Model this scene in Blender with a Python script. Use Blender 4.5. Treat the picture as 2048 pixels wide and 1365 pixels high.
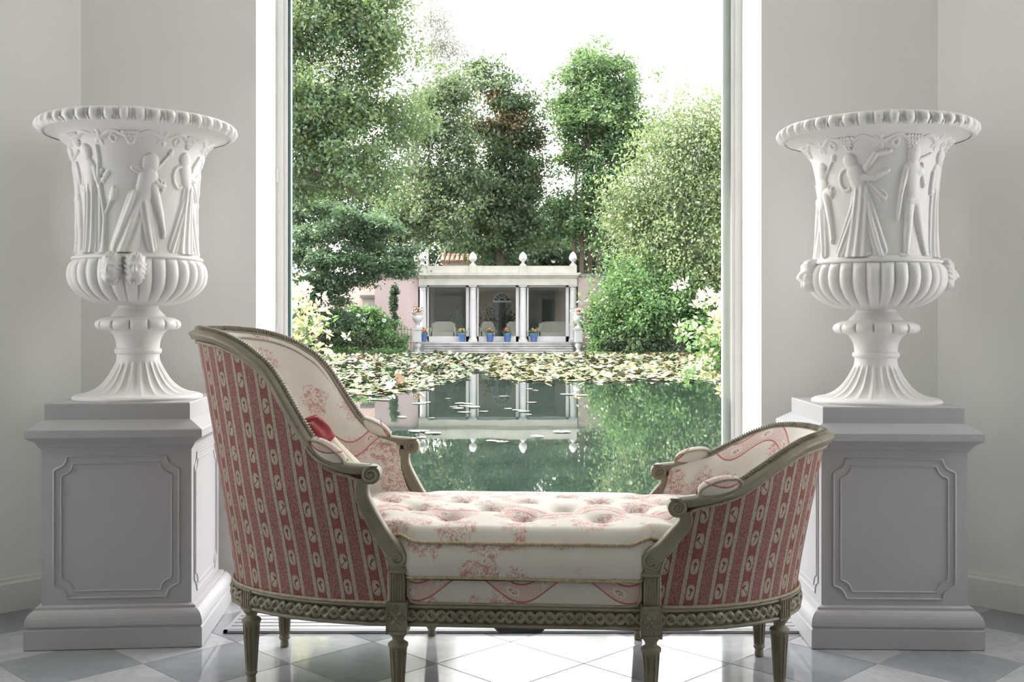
import bpy, bmesh, math, random
import numpy as np
from mathutils import Vector, Matrix

for o in list(bpy.data.objects):
    bpy.data.objects.remove(o, do_unlink=True)
SC = bpy.context.scene
COL = SC.collection
RNG = np.random.default_rng(7)
random.seed(7)

# ------------------------------------------------------------------ camera
F_PX, HOR, CAM_Z = 2150.0, 648.0, 1.084          # focal length and horizon of the 2048x1365 picture
cam = bpy.data.cameras.new('camera')
cam.sensor_width = 36.0
cam.lens = F_PX / 2048 * 36.0
cam.shift_y = -(682.5 - HOR) / 2048
cam.clip_start, cam.clip_end = 0.05, 400
cam_o = bpy.data.objects.new('camera', cam)
cam_o.location = (0, 0, CAM_Z)
cam_o.rotation_euler = (math.pi / 2, 0, 0)
COL.objects.link(cam_o)
SC.camera = cam_o

# ------------------------------------------------------------------ sky, sun, exposure
SKY = 4.0
w = bpy.data.worlds.new('sky'); SC.world = w; w.use_nodes = True
bg = w.node_tree.nodes['Background']
bg.inputs['Color'].default_value = (1.0, 0.985, 0.975, 1)
bg.inputs['Strength'].default_value = SKY
sun = bpy.data.lights.new('sun', 'SUN'); sun.energy = 13.0; sun.angle = 0.02
sun.color = (1.0, 0.94, 0.82)
sun_o = bpy.data.objects.new('sun', sun)
sun_dir = Vector((-0.80, 0.05, 0.75))             # towards the sun: left, just beyond the window wall
sun_o.rotation_euler = sun_dir.to_track_quat('Z', 'Y').to_euler()
sun_o.location = (-60, 40, 60)
COL.objects.link(sun_o)
vs = SC.view_settings
vs.view_transform = 'Standard'; vs.look = 'None'; vs.gamma = 1.0; vs.use_curve_mapping = False
vs.exposure = 0.85
SC.cycles.max_bounces = 10
SC.cycles.diffuse_bounces = 6
SC.cycles.transparent_max_bounces = 12
SC.cycles.sample_clamp_indirect = 6.0
SC.cycles.use_denoising = True

# ------------------------------------------------------------------ object helpers
def at(px, py, Y):
    """world point seen at picture point (px, py) at depth Y"""
    return Vector(((px - 1024) / F_PX * Y, Y, CAM_Z - (py - HOR) / F_PX * Y))

def tag(o, label=None, cat=None, group=None, kind=None):
    if label: o['label'] = label
    if cat: o['category'] = cat
    if group: o['group'] = group
    if kind: o['kind'] = kind
    return o

def empty(name, loc=(0, 0, 0), rz=0.0, parent=None):
    o = bpy.data.objects.new(name, None)
    o.location = loc; o.rotation_euler = (0, 0, rz); o.empty_display_size = 0.1
    COL.objects.link(o)
    if parent: o.parent = parent
    return o

def link(name, me, parent=None, loc=None, rz=None):
    o = bpy.data.objects.new(name, me)
    COL.objects.link(o)
    if parent: o.parent = parent
    if loc is not None: o.location = loc
    if rz is not None: o.rotation_euler = (0, 0, rz)
    return o

def copy_tree(o, parent=None):
    c = o.copy(); COL.objects.link(c); c.parent = parent
    for ch in list(o.children): copy_tree(ch, c)
    return c

def raw_mesh(name, V, Fc, mat=None, smooth=True, uv=None, tint=None):
    """V (n,3) array; Fc list of tuples or (m,k) int array; uv per vertex (n,2)"""
    me = bpy.data.meshes.new(name)
    V = np.asarray(V, dtype=np.float32)
    if isinstance(Fc, np.ndarray):
        m, k = Fc.shape
        me.vertices.add(len(V)); me.vertices.foreach_set('co', V.ravel())
        me.loops.add(m * k); me.loops.foreach_set('vertex_index', Fc.astype(np.int32).ravel())
        me.polygons.add(m)
        me.polygons.foreach_set('loop_start', np.arange(0, m * k, k, dtype=np.int32))
        me.update(calc_edges=True)
    else:
        me.from_pydata([tuple(map(float, v)) for v in V], [], [tuple(map(int, f)) for f in Fc])
    if uv is not None:
        lay = me.uv_layers.new(name='UVMap')
        li = np.empty(len(me.loops), dtype=np.int32); me.loops.foreach_get('vertex_index', li)
        lay.data.foreach_set('uv', np.asarray(uv, dtype=np.float32)[li].ravel())
    if tint is not None:
        a = me.attributes.new('tint', 'FLOAT', 'POINT')
        a.data.foreach_set('value', np.asarray(tint, dtype=np.float32))
    if smooth:
        me.polygons.foreach_set('use_smooth', np.ones(len(me.polygons), dtype=bool))
    me.validate()
    me.update()
    if mat: me.materials.append(mat)
    return me

def grid_faces(n, m, cu=False, cv=False, off=0):
    i = np.arange(n if cu else n - 1); j = np.arange(m if cv else m - 1)
    I, J = np.meshgrid(i, j, indexing='ij')
    I2, J2 = (I + 1) % n, (J + 1) % m
    return np.stack([I * m + J, I2 * m + J, I2 * m + J2, I * m + J2], -1).reshape(-1, 4) + off

def grid_mesh(name, P, mat, cu=False, cv=False, uv=None, smooth=True, flip=False):
    n, m = P.shape[:2]
    Fc = grid_faces(n, m, cu, cv)
    if flip: Fc = Fc[:, ::-1]
    return raw_mesh(name, P.reshape(-1, 3), Fc, mat, smooth, None if uv is None else uv.reshape(-1, 2))

class MB:
    """collects boxes, tubes, lathes... into ONE mesh"""
    def __init__(s): s.V = []; s.F = []; s.n = 0
    def add(s, V, Fc):
        V = np.asarray(V, dtype=float).reshape(-1, 3)
        s.V.append(V); s.F += [tuple(int(i) + s.n for i in f) for f in Fc]; s.n += len(V)
        return s
    def box(s, x0, x1, y0, y1, z0, z1, M=None):
        V = np.array([(x, y, z) for x in (x0, x1) for y in (y0, y1) for z in (z0, z1)], float)
        if M is not None: V = np.array([(M @ Vector(v))[:] for v in V])
        return s.add(V, [(0, 1, 3, 2), (4, 6, 7, 5), (0, 4, 5, 1), (2, 3, 7, 6), (0, 2, 6, 4), (1, 5, 7, 3)])
    def grid(s, P, cu=False, cv=False):
        n, m = P.shape[:2]
        return s.add(P.reshape(-1, 3), grid_faces(n, m, cu, cv))
    def lathe(s, prof, seg=24, c=(0, 0, 0), fn=None):
        th = np.linspace(0, 2 * np.pi, seg, endpoint=False)
        pr = np.array(prof, float)
        R = pr[:, 0][:, None] * np.ones(seg)
        if fn is not None: R = fn(R, th[None, :], pr[:, 1][:, None])
        P = np.stack([c[0] + R * np.cos(th), c[1] + R * np.sin(th), c[2] + pr[:, 1][:, None] + 0 * R], -1)
        s.grid(P[:, ::-1], False, True)
        n0 = s.n - P.shape[0] * seg
        if pr[0, 0] > 1e-6: s.F.append(tuple(n0 + i for i in range(seg)))
        if pr[-1, 0] > 1e-6: s.F.append(tuple(n0 + (P.shape[0] - 1) * seg + i for i in range(seg))[::-1])
        return s
    def tube(s, path, r, seg=8, closed=False):
        path = np.asarray(path, float)
        P = tube_grid(path, r, seg, closed)
        n0 = s.n
        s.grid(P, closed, True)
        if not closed:
            s.F.append(tuple(n0 + i for i in range(seg))); s.F.append(tuple(n0 + (len(path) - 1) * seg + i for i in range(seg))[::-1])
        return s
    def ellipsoid(s, c, r, seg=12, rings=8, M=None):
        ph = np.linspace(0, np.pi, rings + 1); th = np.linspace(0, 2 * np.pi, seg, endpoint=False)
        P = np.stack([np.sin(ph)[:, None] * np.cos(th) * r[0], np.sin(ph)[:, None] * np.sin(th) * r[1],
                      -np.cos(ph)[:, None] + 0 * th], -1)
        P[..., 2] *= r[2]
        P = P.reshape(-1, 3)
        if M is not None: P = P @ np.array(M.to_3x3()).T
        P = P + np.array(c)
        return s.add(P, grid_faces(rings + 1, seg, False, True)[:, ::-1])
    def mesh(s, name, mat, smooth=False):
        me = raw_mesh(name, np.concatenate(s.V), s.F, mat, smooth)
        return me
    def obj(s, name, mat, parent=None, smooth=False, loc=None, rz=None):
        return link(name, s.mesh(name, mat, smooth), parent, loc, rz)

def frames(path, closed=False):
    n = len(path)
    T = np.roll(path, -1, 0) - np.roll(path, 1, 0)
    if not closed:
        T[0] = path[1] - path[0]; T[-1] = path[-1] - path[-2]
    T /= np.linalg.norm(T, axis=1)[:, None] + 1e-12
    up = np.array([0, 0, 1.0]) if abs(T[0, 2]) < 0.9 else np.array([1.0, 0, 0])
    N = np.empty_like(T); v = np.cross(T[0], up); v /= np.linalg.norm(v)
    for i in range(n):
        v = v - T[i] * v.dot(T[i]); v /= np.linalg.norm(v) + 1e-12
        N[i] = v
    return T, N, np.cross(T, N)

def tube_grid(path, r, seg=8, closed=False, lobes=0, twist=0.0, amp=0.0, flat=1.0):
    path = np.asarray(path, float); n = len(path)
    T, N, B = frames(path, closed)
    r = np.broadcast_to(np.asarray(r, float), (n,))
    th = np.linspace(0, 2 * np.pi, seg, endpoint=False)
    sl = np.concatenate([[0], np.cumsum(np.linalg.norm(np.diff(path, axis=0), axis=1))])
    R = r[:, None] * (1 + amp * np.cos(lobes * (th[None, :] - twist * sl[:, None]))) if lobes else r[:, None] * np.ones(seg)
    return path[:, None] + (R * np.cos(th))[..., None] * N[:, None] + (R * np.sin(th))[..., None] * B[:, None] * flat

def resample(path, step, closed=False):
    path = np.asarray(path, float)
    if closed: path = np.concatenate([path, path[:1]])
    sl = np.concatenate([[0], np.cumsum(np.linalg.norm(np.diff(path, axis=0), axis=1))])
    k = max(2, int(round(sl[-1] / step)) + 1)
    t = np.linspace(0, sl[-1], k)
    out = np.stack([np.interp(t, sl, path[:, i]) for i in range(path.shape[1])], -1)
    return out[:-1] if closed else out

def spline(pts, n):
    """Catmull-Rom through pts"""
    p = np.asarray(pts, float); p = np.concatenate([[2 * p[0] - p[1]], p, [2 * p[-1] - p[-2]]])
    k = len(p) - 3; out = []
    for t in np.linspace(0, k - 1e-9, n):
        i = int(t); f = t - i; a, b, c, d = p[i:i + 4]
        out.append(.5 * ((2 * b) + (-a + c) * f + (2 * a - 5 * b + 4 * c - d) * f * f + (-a + 3 * b - 3 * c + d) * f ** 3))
    return np.array(out)

def rope(name, path, r, mat, parent, closed=False, pitch=0.016, step=0.004, lobes=3, amp=0.22, seg=9):
    p = resample(path, step, closed)
    P = tube_grid(p, r, seg, closed, lobes, 2 * np.pi / (pitch * lobes), amp)
    return link(name, grid_mesh(name, P, mat, closed, True), parent)

def prism(outline, y0, y1):
    """outline (n,2) in x,z extruded along y -> V, F"""
    o = np.asarray(outline, float); n = len(o)
    V = np.concatenate([np.column_stack([o[:, 0], np.full(n, y0), o[:, 1]]), np.column_stack([o[:, 0], np.full(n, y1), o[:, 1]])])
    Fc = [tuple(range(n)), tuple(range(2 * n - 1, n - 1, -1))] + [(i, n + i, n + (i + 1) % n, (i + 1) % n) for i in range(n)]
    return V, Fc

# ------------------------------------------------------------------ material helpers
class NT:
    def __init__(s, name):
        s.m = bpy.data.materials.new(name); s.m.use_nodes = True
        s.t = s.m.node_tree; s.b = s.t.nodes['Principled BSDF']; s.out = s.t.nodes['Material Output']
    def put(s, sock, v):
        if isinstance(v, bpy.types.NodeSocket): s.t.links.new(v, sock)
        elif isinstance(v, tuple) and len(v) == 3 and sock.type == 'RGBA': sock.default_value = (*v, 1)
        else: sock.default_value = v
    def node(s, typ, props=None, **ins):
        n = s.t.nodes.new(typ)
        for k, v in (props or {}).items(): setattr(n, k, v)
        for k, v in ins.items():
            s.put(n.inputs[int(k[1:])] if k[0] == 'i' and k[1:].isdigit() else n.inputs[k.replace('_', ' ')], v)
        return n
    def M(s, op, a, b=0.0, c=0.0):
        n = s.t.nodes.new('ShaderNodeMath'); n.operation = op
        s.put(n.inputs[0], a); s.put(n.inputs[1], b); s.put(n.inputs[2], c)
        return n.outputs[0]
    def mix(s, f, a, b):
        n = s.t.nodes.new('ShaderNodeMix'); n.data_type = 'RGBA'
        s.put(n.inputs[0], f); s.put(n.inputs[6], a); s.put(n.inputs[7], b)
        return n.outputs[2]
    def step(s, x, lo, hi):
        """smooth 0..1 between lo and hi"""
        n = s.t.nodes.new('ShaderNodeMapRange'); n.interpolation_type = 'SMOOTHSTEP'
        s.put(n.inputs[0], x); n.inputs[1].default_value = lo; n.inputs[2].default_value = hi
        return n.outputs[0]
    def coord(s, kind='Object'):
        return s.node('ShaderNodeTexCoord').outputs[kind]
    def xyz(s, v):
        return s.node('ShaderNodeSeparateXYZ', i0=v).outputs
    def noise(s, vec, scale, detail=3.0, rough=0.55, dist=0.0):
        return s.node('ShaderNodeTexNoise', Vector=vec, Scale=scale, Detail=detail, Roughness=rough, Distortion=dist).outputs[0]
    def bump(s, height, strength=0.2, dist=0.002):
        s.put(s.b.inputs['Normal'], s.node('ShaderNodeBump', Strength=strength, Distance=dist, Height=height).outputs[0])
    def set(s, **k):
        for a, v in k.items(): s.put(s.b.inputs[a.replace('_', ' ')], v)
        return s

def simple(name, col, rough=0.6, var=0.08, scale=6.0, bump=0.0, bscale=60.0, metal=0.0):
    t = NT(name); c = t.coord('Object')
    n = t.noise(c, scale, 4)
    t.set(Base_Color=t.mix(t.step(n, 0.3, 0.7), tuple(x * (1 - var) for x in col), tuple(min(1, x * (1 + var)) for x in col)),
          Roughness=rough, Metallic=metal)
    if bump: t.bump(t.noise(c, bscale, 4), bump, 0.003)
    return t.m

def m_plaster(name, col, rough=0.55, dirt=0.1):
    t = NT(name); c = t.coord('Object')
    n1 = t.noise(c, 3.0, 5); n2 = t.noise(c, 26.0, 4, 0.6)
    base = t.mix(t.M('MULTIPLY', t.step(n1, 0.45, 0.75), dirt), col, (col[0] * .82, col[1] * .78, col[2] * .72))
    base = t.mix(t.M('MULTIPLY', t.step(n2, 0.62, 0.72), dirt * 1.2), base, (col[0] * .75, col[1] * .72, col[2] * .68))
    t.set(Base_Color=base, Roughness=rough)
    t.bump(t.noise(c, 90.0, 4), 0.12, 0.002)
    return t.m

def m_marble(name, c1, c2, vein):
    t = NT(name); c = t.coord('Object')
    r = t.node('ShaderNodeObjectInfo').outputs['Random']
    off = t.node('ShaderNodeVectorMath', {'operation': 'ADD'}, i0=c, i1=t.node('ShaderNodeCombineXYZ', i0=t.M('MULTIPLY', r, 40.0), i1=t.M('MULTIPLY', r, 17.0)).outputs[0]).outputs[0]
    n = t.noise(off, 7.0, 6, 0.62, 0.8)
    v = t.noise(off, 4.5, 7, 0.6, 1.6)
    vv = t.M('SUBTRACT', 1.0, t.step(t.M('ABSOLUTE', t.M('SUBTRACT', v, 0.5)), 0.0, 0.055))
    base = t.mix(t.step(n, 0.32, 0.7), c1, c2)
    base = t.mix(t.M('MULTIPLY', vv, 0.3), base, vein)
    base = t.mix(t.M('MULTIPLY', r, 0.25), base, (c1[0] * .8, c1[1] * .8, c1[2] * .8))
    t.set(Base_Color=base, Roughness=t.M('ADD', 0.035, t.M('MULTIPLY', t.noise(off, 9.0, 4), 0.07)), IOR=1.62, Specular_IOR_Level=0.27)
    return t.m

def m_leaf(name, dark, mid, light, trans=0.42):
    t = NT(name)
    a = t.node('ShaderNodeAttribute', {'attribute_name': 'tint'}).outputs['Fac']
    col = t.mix(t.step(a, 0.0, 0.55), dark, mid)
    col = t.mix(t.step(a, 0.55, 1.0), col, light)
    col = t.node('ShaderNodeHueSaturation', Hue=0.507, Saturation=0.86, Color=col).outputs[0]
    d = t.node('ShaderNodeBsdfDiffuse', Color=col)
    tr = t.node('ShaderNodeBsdfTranslucent', Color=t.mix(0.5, col, tuple(min(1, x * 1.5) for x in light)))
    mx = t.node('ShaderNodeMixShader', i0=trans, i1=d.outputs[0], i2=tr.outputs[0])
    gl = t.node('ShaderNodeBsdfGlossy', Color=(1, 1, 1), Roughness=0.45)
    m2 = t.node('ShaderNodeMixShader', i0=0.035, i1=mx.outputs[0], i2=gl.outputs[0])
    t.t.links.new(m2.outputs[0], t.out.inputs[0])
    return t.m

def m_glass(name, tint=(1, 1, 1), ior=1.5):
    t = NT(name)
    fr = t.node('ShaderNodeFresnel', IOR=ior)
    tp = t.node('ShaderNodeBsdfTransparent', Color=tint)
    gl = t.node('ShaderNodeBsdfGlossy', Color=(1, 1, 1), Roughness=0.0)
    mx = t.node('ShaderNodeMixShader', i0=fr.outputs[0], i1=tp.outputs[0], i2=gl.outputs[0])
    t.t.links.new(mx.outputs[0], t.out.inputs[0])
    return t.m

# --- printed and woven cloths (uv in metres)
CREAM, RED = (0.60, 0.565, 0.51), (0.40, 0.085, 0.085)
def weave(t, uv):
    x = t.xyz(uv)
    a = t.M('SINE', t.M('MULTIPLY', x[0], 2600.0)); b = t.M('SINE', t.M('MULTIPLY', x[1], 2600.0))
    t.bump(t.M('ADD', t.M('MULTIPLY', a, b), t.noise(uv, 220.0, 2)), 0.18, 0.0012)

def m_stripe():
    t = NT('striped_cloth'); uv = t.coord('UV'); x = t.xyz(uv)
    wob = t.M('MULTIPLY', t.M('SUBTRACT', t.noise(uv, 120.0, 2), 0.5), 0.0022)
    U = t.M('ADD', x[0], wob); V = t.M('ADD', x[1], wob)
    P, H = 0.0835, 0.0735
    fx = t.M('FRACT', t.M('DIVIDE', U, P)); ix = t.M('FLOOR', t.M('DIVIDE', U, P))
    def band(a, b, e=0.012):
        return t.M('MULTIPLY', t.step(fx, a - e, a + e), t.M('SUBTRACT', 1.0, t.step(fx, b - e, b + e)))
    red_w = (0.23, 0.085, 0.083); red_o = (0.18, 0.055, 0.057); dark = (0.15, 0.02, 0.025)
    # fine figure of the wide bands
    fig = t.node('ShaderNodeTexVoronoi', Vector=uv, Scale=210.0).outputs['Distance']
    wide = t.mix(t.step(fig, 0.25, 0.55), (0.155, 0.052, 0.052), (0.27, 0.13, 0.122))
    col = t.mix(t.step(t.noise(uv, 160.0, 3), 0.5, 0.62), (0.36, 0.315, 0.25), (0.27, 0.21, 0.165))
    col = t.mix(band(0.0, 0.37), col, wide)
    ov = t.mix(t.step(fig, 0.3, 0.6), red_o, red_w)
    col = t.mix(band(0.52, 0.86), col, ov)
    for c in (0.535, 0.845, 0.005, 0.365):
        col = t.mix(t.M('MULTIPLY', band(c - 0.012, c + 0.012, 0.008), 0.75), col, dark)
    # cream ovals with a small dark figure in each
    iy = t.M('FLOOR', t.M('DIVIDE', V, H))
    px = t.M('MULTIPLY', t.M('SUBTRACT', fx, 0.69), P); py = t.M('MULTIPLY', t.M('SUBTRACT', t.M('FRACT', t.M('DIVIDE', V, H)), 0.5), H)
    q = t.M('ADD', t.M('POWER', t.M('ABSOLUTE', t.M('DIVIDE', px, 0.0115)), 2.6), t.M('POWER', t.M('ABSOLUTE', t.M('DIVIDE', py, 0.0218)), 2.6))
    col = t.mix(t.M('SUBTRACT', 1.0, t.step(q, 0.9, 1.15)), col, (0.38, 0.34, 0.275))
    ring = t.M('MULTIPLY', t.step(q, 0.38, 0.5), t.M('SUBTRACT', 1.0, t.step(q, 0.62, 0.78)))
    col = t.mix(t.M('MULTIPLY', ring, 0.45), col, (0.24, 0.11, 0.10))
    kind = t.M('MODULO', t.M('ADD', t.M('ADD', ix, t.M('MULTIPLY', iy, 3.0)), 400.0), 4.0)
    ph = t.M('MULTIPLY', kind, 1.3)
    cx = t.M('MULTIPLY', t.M('SINE', t.M('ADD', t.M('MULTIPLY', py, 190.0), ph)), t.M('MULTIPLY', kind, 0.0022))
    wline = t.M('ADD', 0.0022, t.M('MULTIPLY', t.step(t.M('ABSOLUTE', t.M('SUBTRACT', py, 0.006)), 0.006, 0.001), 0.0032))
    gl = t.M('SUBTRACT', 1.0, t.step(t.M('SUBTRACT', t.M('ABSOLUTE', t.M('SUBTRACT', px, cx)), wline), -0.0008, 0.0008))
    gl = t.M('MULTIPLY', gl, t.M('SUBTRACT', 1.0, t.step(t.M('ABSOLUTE', py), 0.0115, 0.0135)))
    gl = t.M('MULTIPLY', gl, t.step(t.noise(uv, 240.0, 2), 0.36, 0.46))
    col = t.mix(t.M('MULTIPLY', gl, 0.92), col, (0.10, 0.010, 0.015))
    t.set(Base_Color=col, Roughness=0.85)
    weave(t, uv)
    return t.m

def m_toile(name='toile_cloth', seed=0.0, ribbon=0.34, sprig=7.0):
    t = NT(name); uv0 = t.coord('UV')
    uv = t.node('ShaderNodeVectorMath', {'operation': 'ADD'}, i0=uv0, i1=(seed, seed * .37, 0.0)).outputs[0]
    x = t.xyz(uv)
    # wavy ribbon of pink medallions
    vr = t.M('ADD', x[1], t.M('MULTIPLY', t.M('SINE', t.M('MULTIPLY', x[0], 2 * math.pi / 0.30)), 0.038))
    fr = t.M('FRACT', t.M('DIVIDE', vr, ribbon))
    d = t.M('MULTIPLY', t.M('SUBTRACT', fr, 0.5), ribbon); ad = t.M('ABSOLUTE', d)
    inside = t.M('SUBTRACT', 1.0, t.step(ad, 0.0265, 0.0285))
    hatch = t.step(t.noise(uv, 260.0, 2), 0.42, 0.58)
    edge = t.M('MULTIPLY', inside, t.step(ad, 0.0215, 0.0235))
    ux = t.M('MULTIPLY', t.M('SUBTRACT', t.M('FRACT', t.M('DIVIDE', x[0], 0.10)), 0.5), 0.10)
    q = t.M('ADD', t.M('POWER', t.M('ABSOLUTE', t.M('DIVIDE', ux, 0.021)), 2.5), t.M('POWER', t.M('ABSOLUTE', t.M('DIVIDE', d, 0.0125)), 2.5))
    oval = t.M('SUBTRACT', 1.0, t.step(q, 0.85, 1.1))
    red2, pink = (0.36, 0.05, 0.06), (0.50, 0.235, 0.22)
    cream = t.mix(t.step(t.noise(uv, 9.0, 3), 0.3, 0.7), CREAM, (0.62, 0.59, 0.545))
    col = t.mix(t.M('MULTIPLY', inside, t.M('ADD', 0.22, t.M('MULTIPLY', hatch, 0.4))), cream, pink)
    col = t.mix(t.M('MULTIPLY', oval, 0.9), col, CREAM)
    glyph = t.M('MULTIPLY', t.M('SUBTRACT', 1.0, t.step(q, 0.12, 0.3)), t.step(t.noise(uv, 190.0, 1), 0.46, 0.54))
    col = t.mix(t.M('MULTIPLY', glyph, 0.8), col, red2)
    col = t.mix(t.M('MULTIPLY', edge, 0.8), col, red2)
    # line-drawn sprigs and scenes
    vo = t.node('ShaderNodeTexVoronoi', Vector=uv, Scale=sprig, Randomness=0.55)
    ce = t.M('SUBTRACT', 1.0, t.step(t.M('ADD', vo.outputs['Distance'], t.M('MULTIPLY', t.M('SUBTRACT', t.noise(uv, 26.0, 2), 0.5), 0.6)), 0.40, 0.50))
    ln = t.noise(uv, 62.0, 2, 0.5, 1.4)
    lines = t.M('SUBTRACT', 1.0, t.step(t.M('ABSOLUTE', t.M('SUBTRACT', ln, 0.5)), 0.020, 0.055))
    lv = t.node('ShaderNodeTexVoronoi', Vector=t.node('ShaderNodeMapping', Vector=uv, Rotation=(0, 0, .6), Scale=(1.0, 2.1, 1.0)).outputs[0], Scale=46.0)
    leaf = t.M('MULTIPLY', t.M('SUBTRACT', 1.0, t.step(lv.outputs['Distance'], 0.26, 0.36)), t.step(t.xyz(lv.outputs['Color'])[0], 0.45, 0.5))
    lines = t.M('MAXIMUM', lines, t.M('MULTIPLY', leaf, t.M('ADD', 0.45, t.M('MULTIPLY', hatch, 0.5))))
    blob = t.M('MULTIPLY', t.step(t.noise(uv, 38.0, 2), 0.55, 0.62), t.M('ADD', 0.4, t.M('MULTIPLY', hatch, 0.6)))
    motif = t.M('MULTIPLY', t.M('MULTIPLY', ce, t.M('SUBTRACT', 1.0, inside)), t.M('MAXIMUM', t.M('MULTIPLY', lines, 0.85), blob))
    col = t.mix(t.M('MULTIPLY', motif, 0.82), col, RED)
    t.set(Base_Color=col, Roughness=0.8)
    weave(t, uv)
    return t.m

def m_wood():
    """worn grey-green paint over brown wood"""
    t = NT('painted_wood'); c = t.coord('Object')
    gn = t.node('ShaderNodeNewGeometry').outputs['Normal']
    bv = t.node('ShaderNodeBevel', {'samples': 4}, Radius=0.0028).outputs[0]
    dt = t.node('ShaderNodeVectorMath', {'operation': 'DOT_PRODUCT'}, i0=bv, i1=gn).outputs['Value']
    n = t.noise(c, 38.0, 5, 0.6); n2 = t.noise(c, 9.0, 4)
    paint = t.mix(t.step(n2, 0.35, 0.7), (0.195, 0.172, 0.125), (0.25, 0.225, 0.17))
    worn = t.M('MULTIPLY', t.step(t.M('ADD', t.M('SUBTRACT', 1.0, dt), t.M('MULTIPLY', t.M('SUBTRACT', n, 0.5), 0.12)), 0.03, 0.16), 0.6)
    spots = t.M('MULTIPLY', t.step(n, 0.62, 0.72), 0.5)
    col = t.mix(t.M('MAXIMUM', worn, spots), paint, (0.105, 0.055, 0.03))
    t.set(Base_Color=col, Roughness=0.5)
    t.bump(n, 0.15, 0.001)
    return t.m

WOOD = m_wood(); STRIPE = m_stripe(); TOILE = m_toile('toile_cloth', 0.0, 0.46, 7.8); TOILE2 = m_toile('toile_cushion_cloth', 3.1, 0.62, 7.6)
GIMP = simple('cord_cloth', (0.36, 0.31, 0.235), 0.85, 0.15, 60.0)
GIMP2 = simple('gold_cord', (0.42, 0.35, 0.22), 0.7, 0.2, 60.0)
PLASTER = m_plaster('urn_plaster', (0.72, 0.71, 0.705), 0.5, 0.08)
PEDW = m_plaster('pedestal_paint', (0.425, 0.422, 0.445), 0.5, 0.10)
WALL = simple('wall_paint', (0.86, 0.855, 0.83), 0.7, 0.012, 1.5, 0.05, 140)
TRIM = simple('trim_paint', (0.84, 0.84, 0.80), 0.4, 0.015, 2.0)
FRAME = simple('window_paint', (0.86, 0.865, 0.87), 0.3, 0.02, 4.0)
# ================================================================== the room
YW = 4.25                        # inner face of the window wall
XL, XR = -1.704, 1.684             # its corners
OL, OR, OT = -1.012, 0.986, 3.30  # the opening
CEIL = 3.75
YO = 4.64                         # plane of the window frame
DEEP = 4.76                       # outer face
S = 'structure'
def struct(o): return tag(o, kind=S)

# floor bed (grout) with marble tiles as children
FX, FY0 = 4.15, -5.0
D = 0.468; TX, TY = -1.409, 3.427
bed_out = [(-FX, FY0), (FX, FY0), (FX, 1.75), (XR + .02, YW + .02), (OR, YW), (OR, YO + .10), (OL, YO + .10), (OL, YW), (XL - .02, YW + .02), (-FX, 1.75)]
n = len(bed_out)
Vb = [(x, y, -0.005) for x, y in bed_out] + [(x, y, -0.15) for x, y in bed_out]
Fb = [tuple(range(n)), tuple(range(2 * n - 1, n - 1, -1))] + [(i, n + i, n + (i + 1) % n, (i + 1) % n) for i in range(n)]
GROUT = simple('grout', (0.42, 0.42, 0.42), 0.6, 0.1)
floor = struct(link('floor', raw_mesh('floor', Vb, Fb, GROUT, False)))
MARW = m_marble('white_marble', (0.45, 0.46, 0.48), (0.38, 0.395, 0.42), (0.25, 0.265, 0.295))
MARG = m_marble('grey_marble', (0.28, 0.295, 0.325), (0.24, 0.255, 0.285), (0.32, 0.335, 0.36))
def tile_mesh(nm, mat):
    h = D / 2 - 0.0012; b = 0.0015
    V = [(h, 0, -.006), (0, h, -.006), (-h, 0, -.006), (0, -h, -.006), (h, 0, -b), (0, h, -b), (-h, 0, -b), (0, -h, -b),
         (h - b, 0, 0), (0, h - b, 0), (-h + b, 0, 0), (0, -h + b, 0)]
    Fc = [(8, 9, 10, 11)]
    for r in (0, 4):
        Fc += [(r + i, r + (i + 1) % 4, r + 4 + (i + 1) % 4, r + 4 + i) for i in range(4)]
    return raw_mesh(nm, V, Fc, mat, False)
tw, tg = tile_mesh('tile', MARW), tile_mesh('tile_grey', MARG)
def in_room(x, y):
    if abs(x) > FX - .1 or y < 1.55 or y > 4.35: return False
    lim = (YW + 0.12) - max(0, abs(x) - 1.68)
    return y < lim
for j in range(-3, 4):
    for i in range(-8, 16):
        for me, ox in ((tg, 0.0), (tw, 0.5)):
            x, y = TX + (i + ox) * D, TY + (j + ox) * D
            if in_room(x, y):
                link('tile', me, floor, (x, y, 0))
# the back of the room, paved the same way, one slab each
rest = MB().box(-FX, FX, FY0, 1.35, -0.005, -0.0005)
t_ = NT('marble_paving'); c_ = t_.coord('Object')
rot = t_.node('ShaderNodeMapping', Vector=c_); rot.inputs['Rotation'].default_value = (0, 0, math.pi / 4)
ck = t_.node('ShaderNodeTexChecker', Vector=rot.outputs[0], Color1=(0.70, 0.71, 0.73), Color2=(0.31, 0.325, 0.36), Scale=1 / (D / math.sqrt(2)))
t_.set(Base_Color=ck.outputs[0], Roughness=0.08)
rest.obj('far_paving', t_.m, floor)

# walls: each a solid slab
def wall_between(name, p, q, z0, z1, th, mat=WALL):
    p, q = np.array(p, float), np.array(q, float)
    d = (q - p) / np.linalg.norm(q - p); nrm = np.array([d[1], -d[0]])      # to the right of p->q
    pts = [p, q, q + nrm * th, p + nrm * th]
    V = [(a[0], a[1], z) for z in (z0, z1) for a in pts]
    Fc = [(0, 1, 2, 3), (7, 6, 5, 4)] + [(i, 4 + i, 4 + (i + 1) % 4, (i + 1) % 4) for i in range(4)]
    return struct(link(name, raw_mesh(name, V, Fc, mat, False)))
wall_between('wall_back_left', (OL, YW), (XL, YW), 0, CEIL, DEEP - YW)
wall_between('wall_back_right', (XR, YW), (OR, YW), 0, CEIL, DEEP - YW)
o = MB().box(OL, OR, YW, DEEP, OT, CEIL).obj('wall_back_top', WALL); struct(o)
LE, RE = (-4.05, YW - (4.05 + XL)), (4.05, YW - (4.05 - XR))
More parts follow.
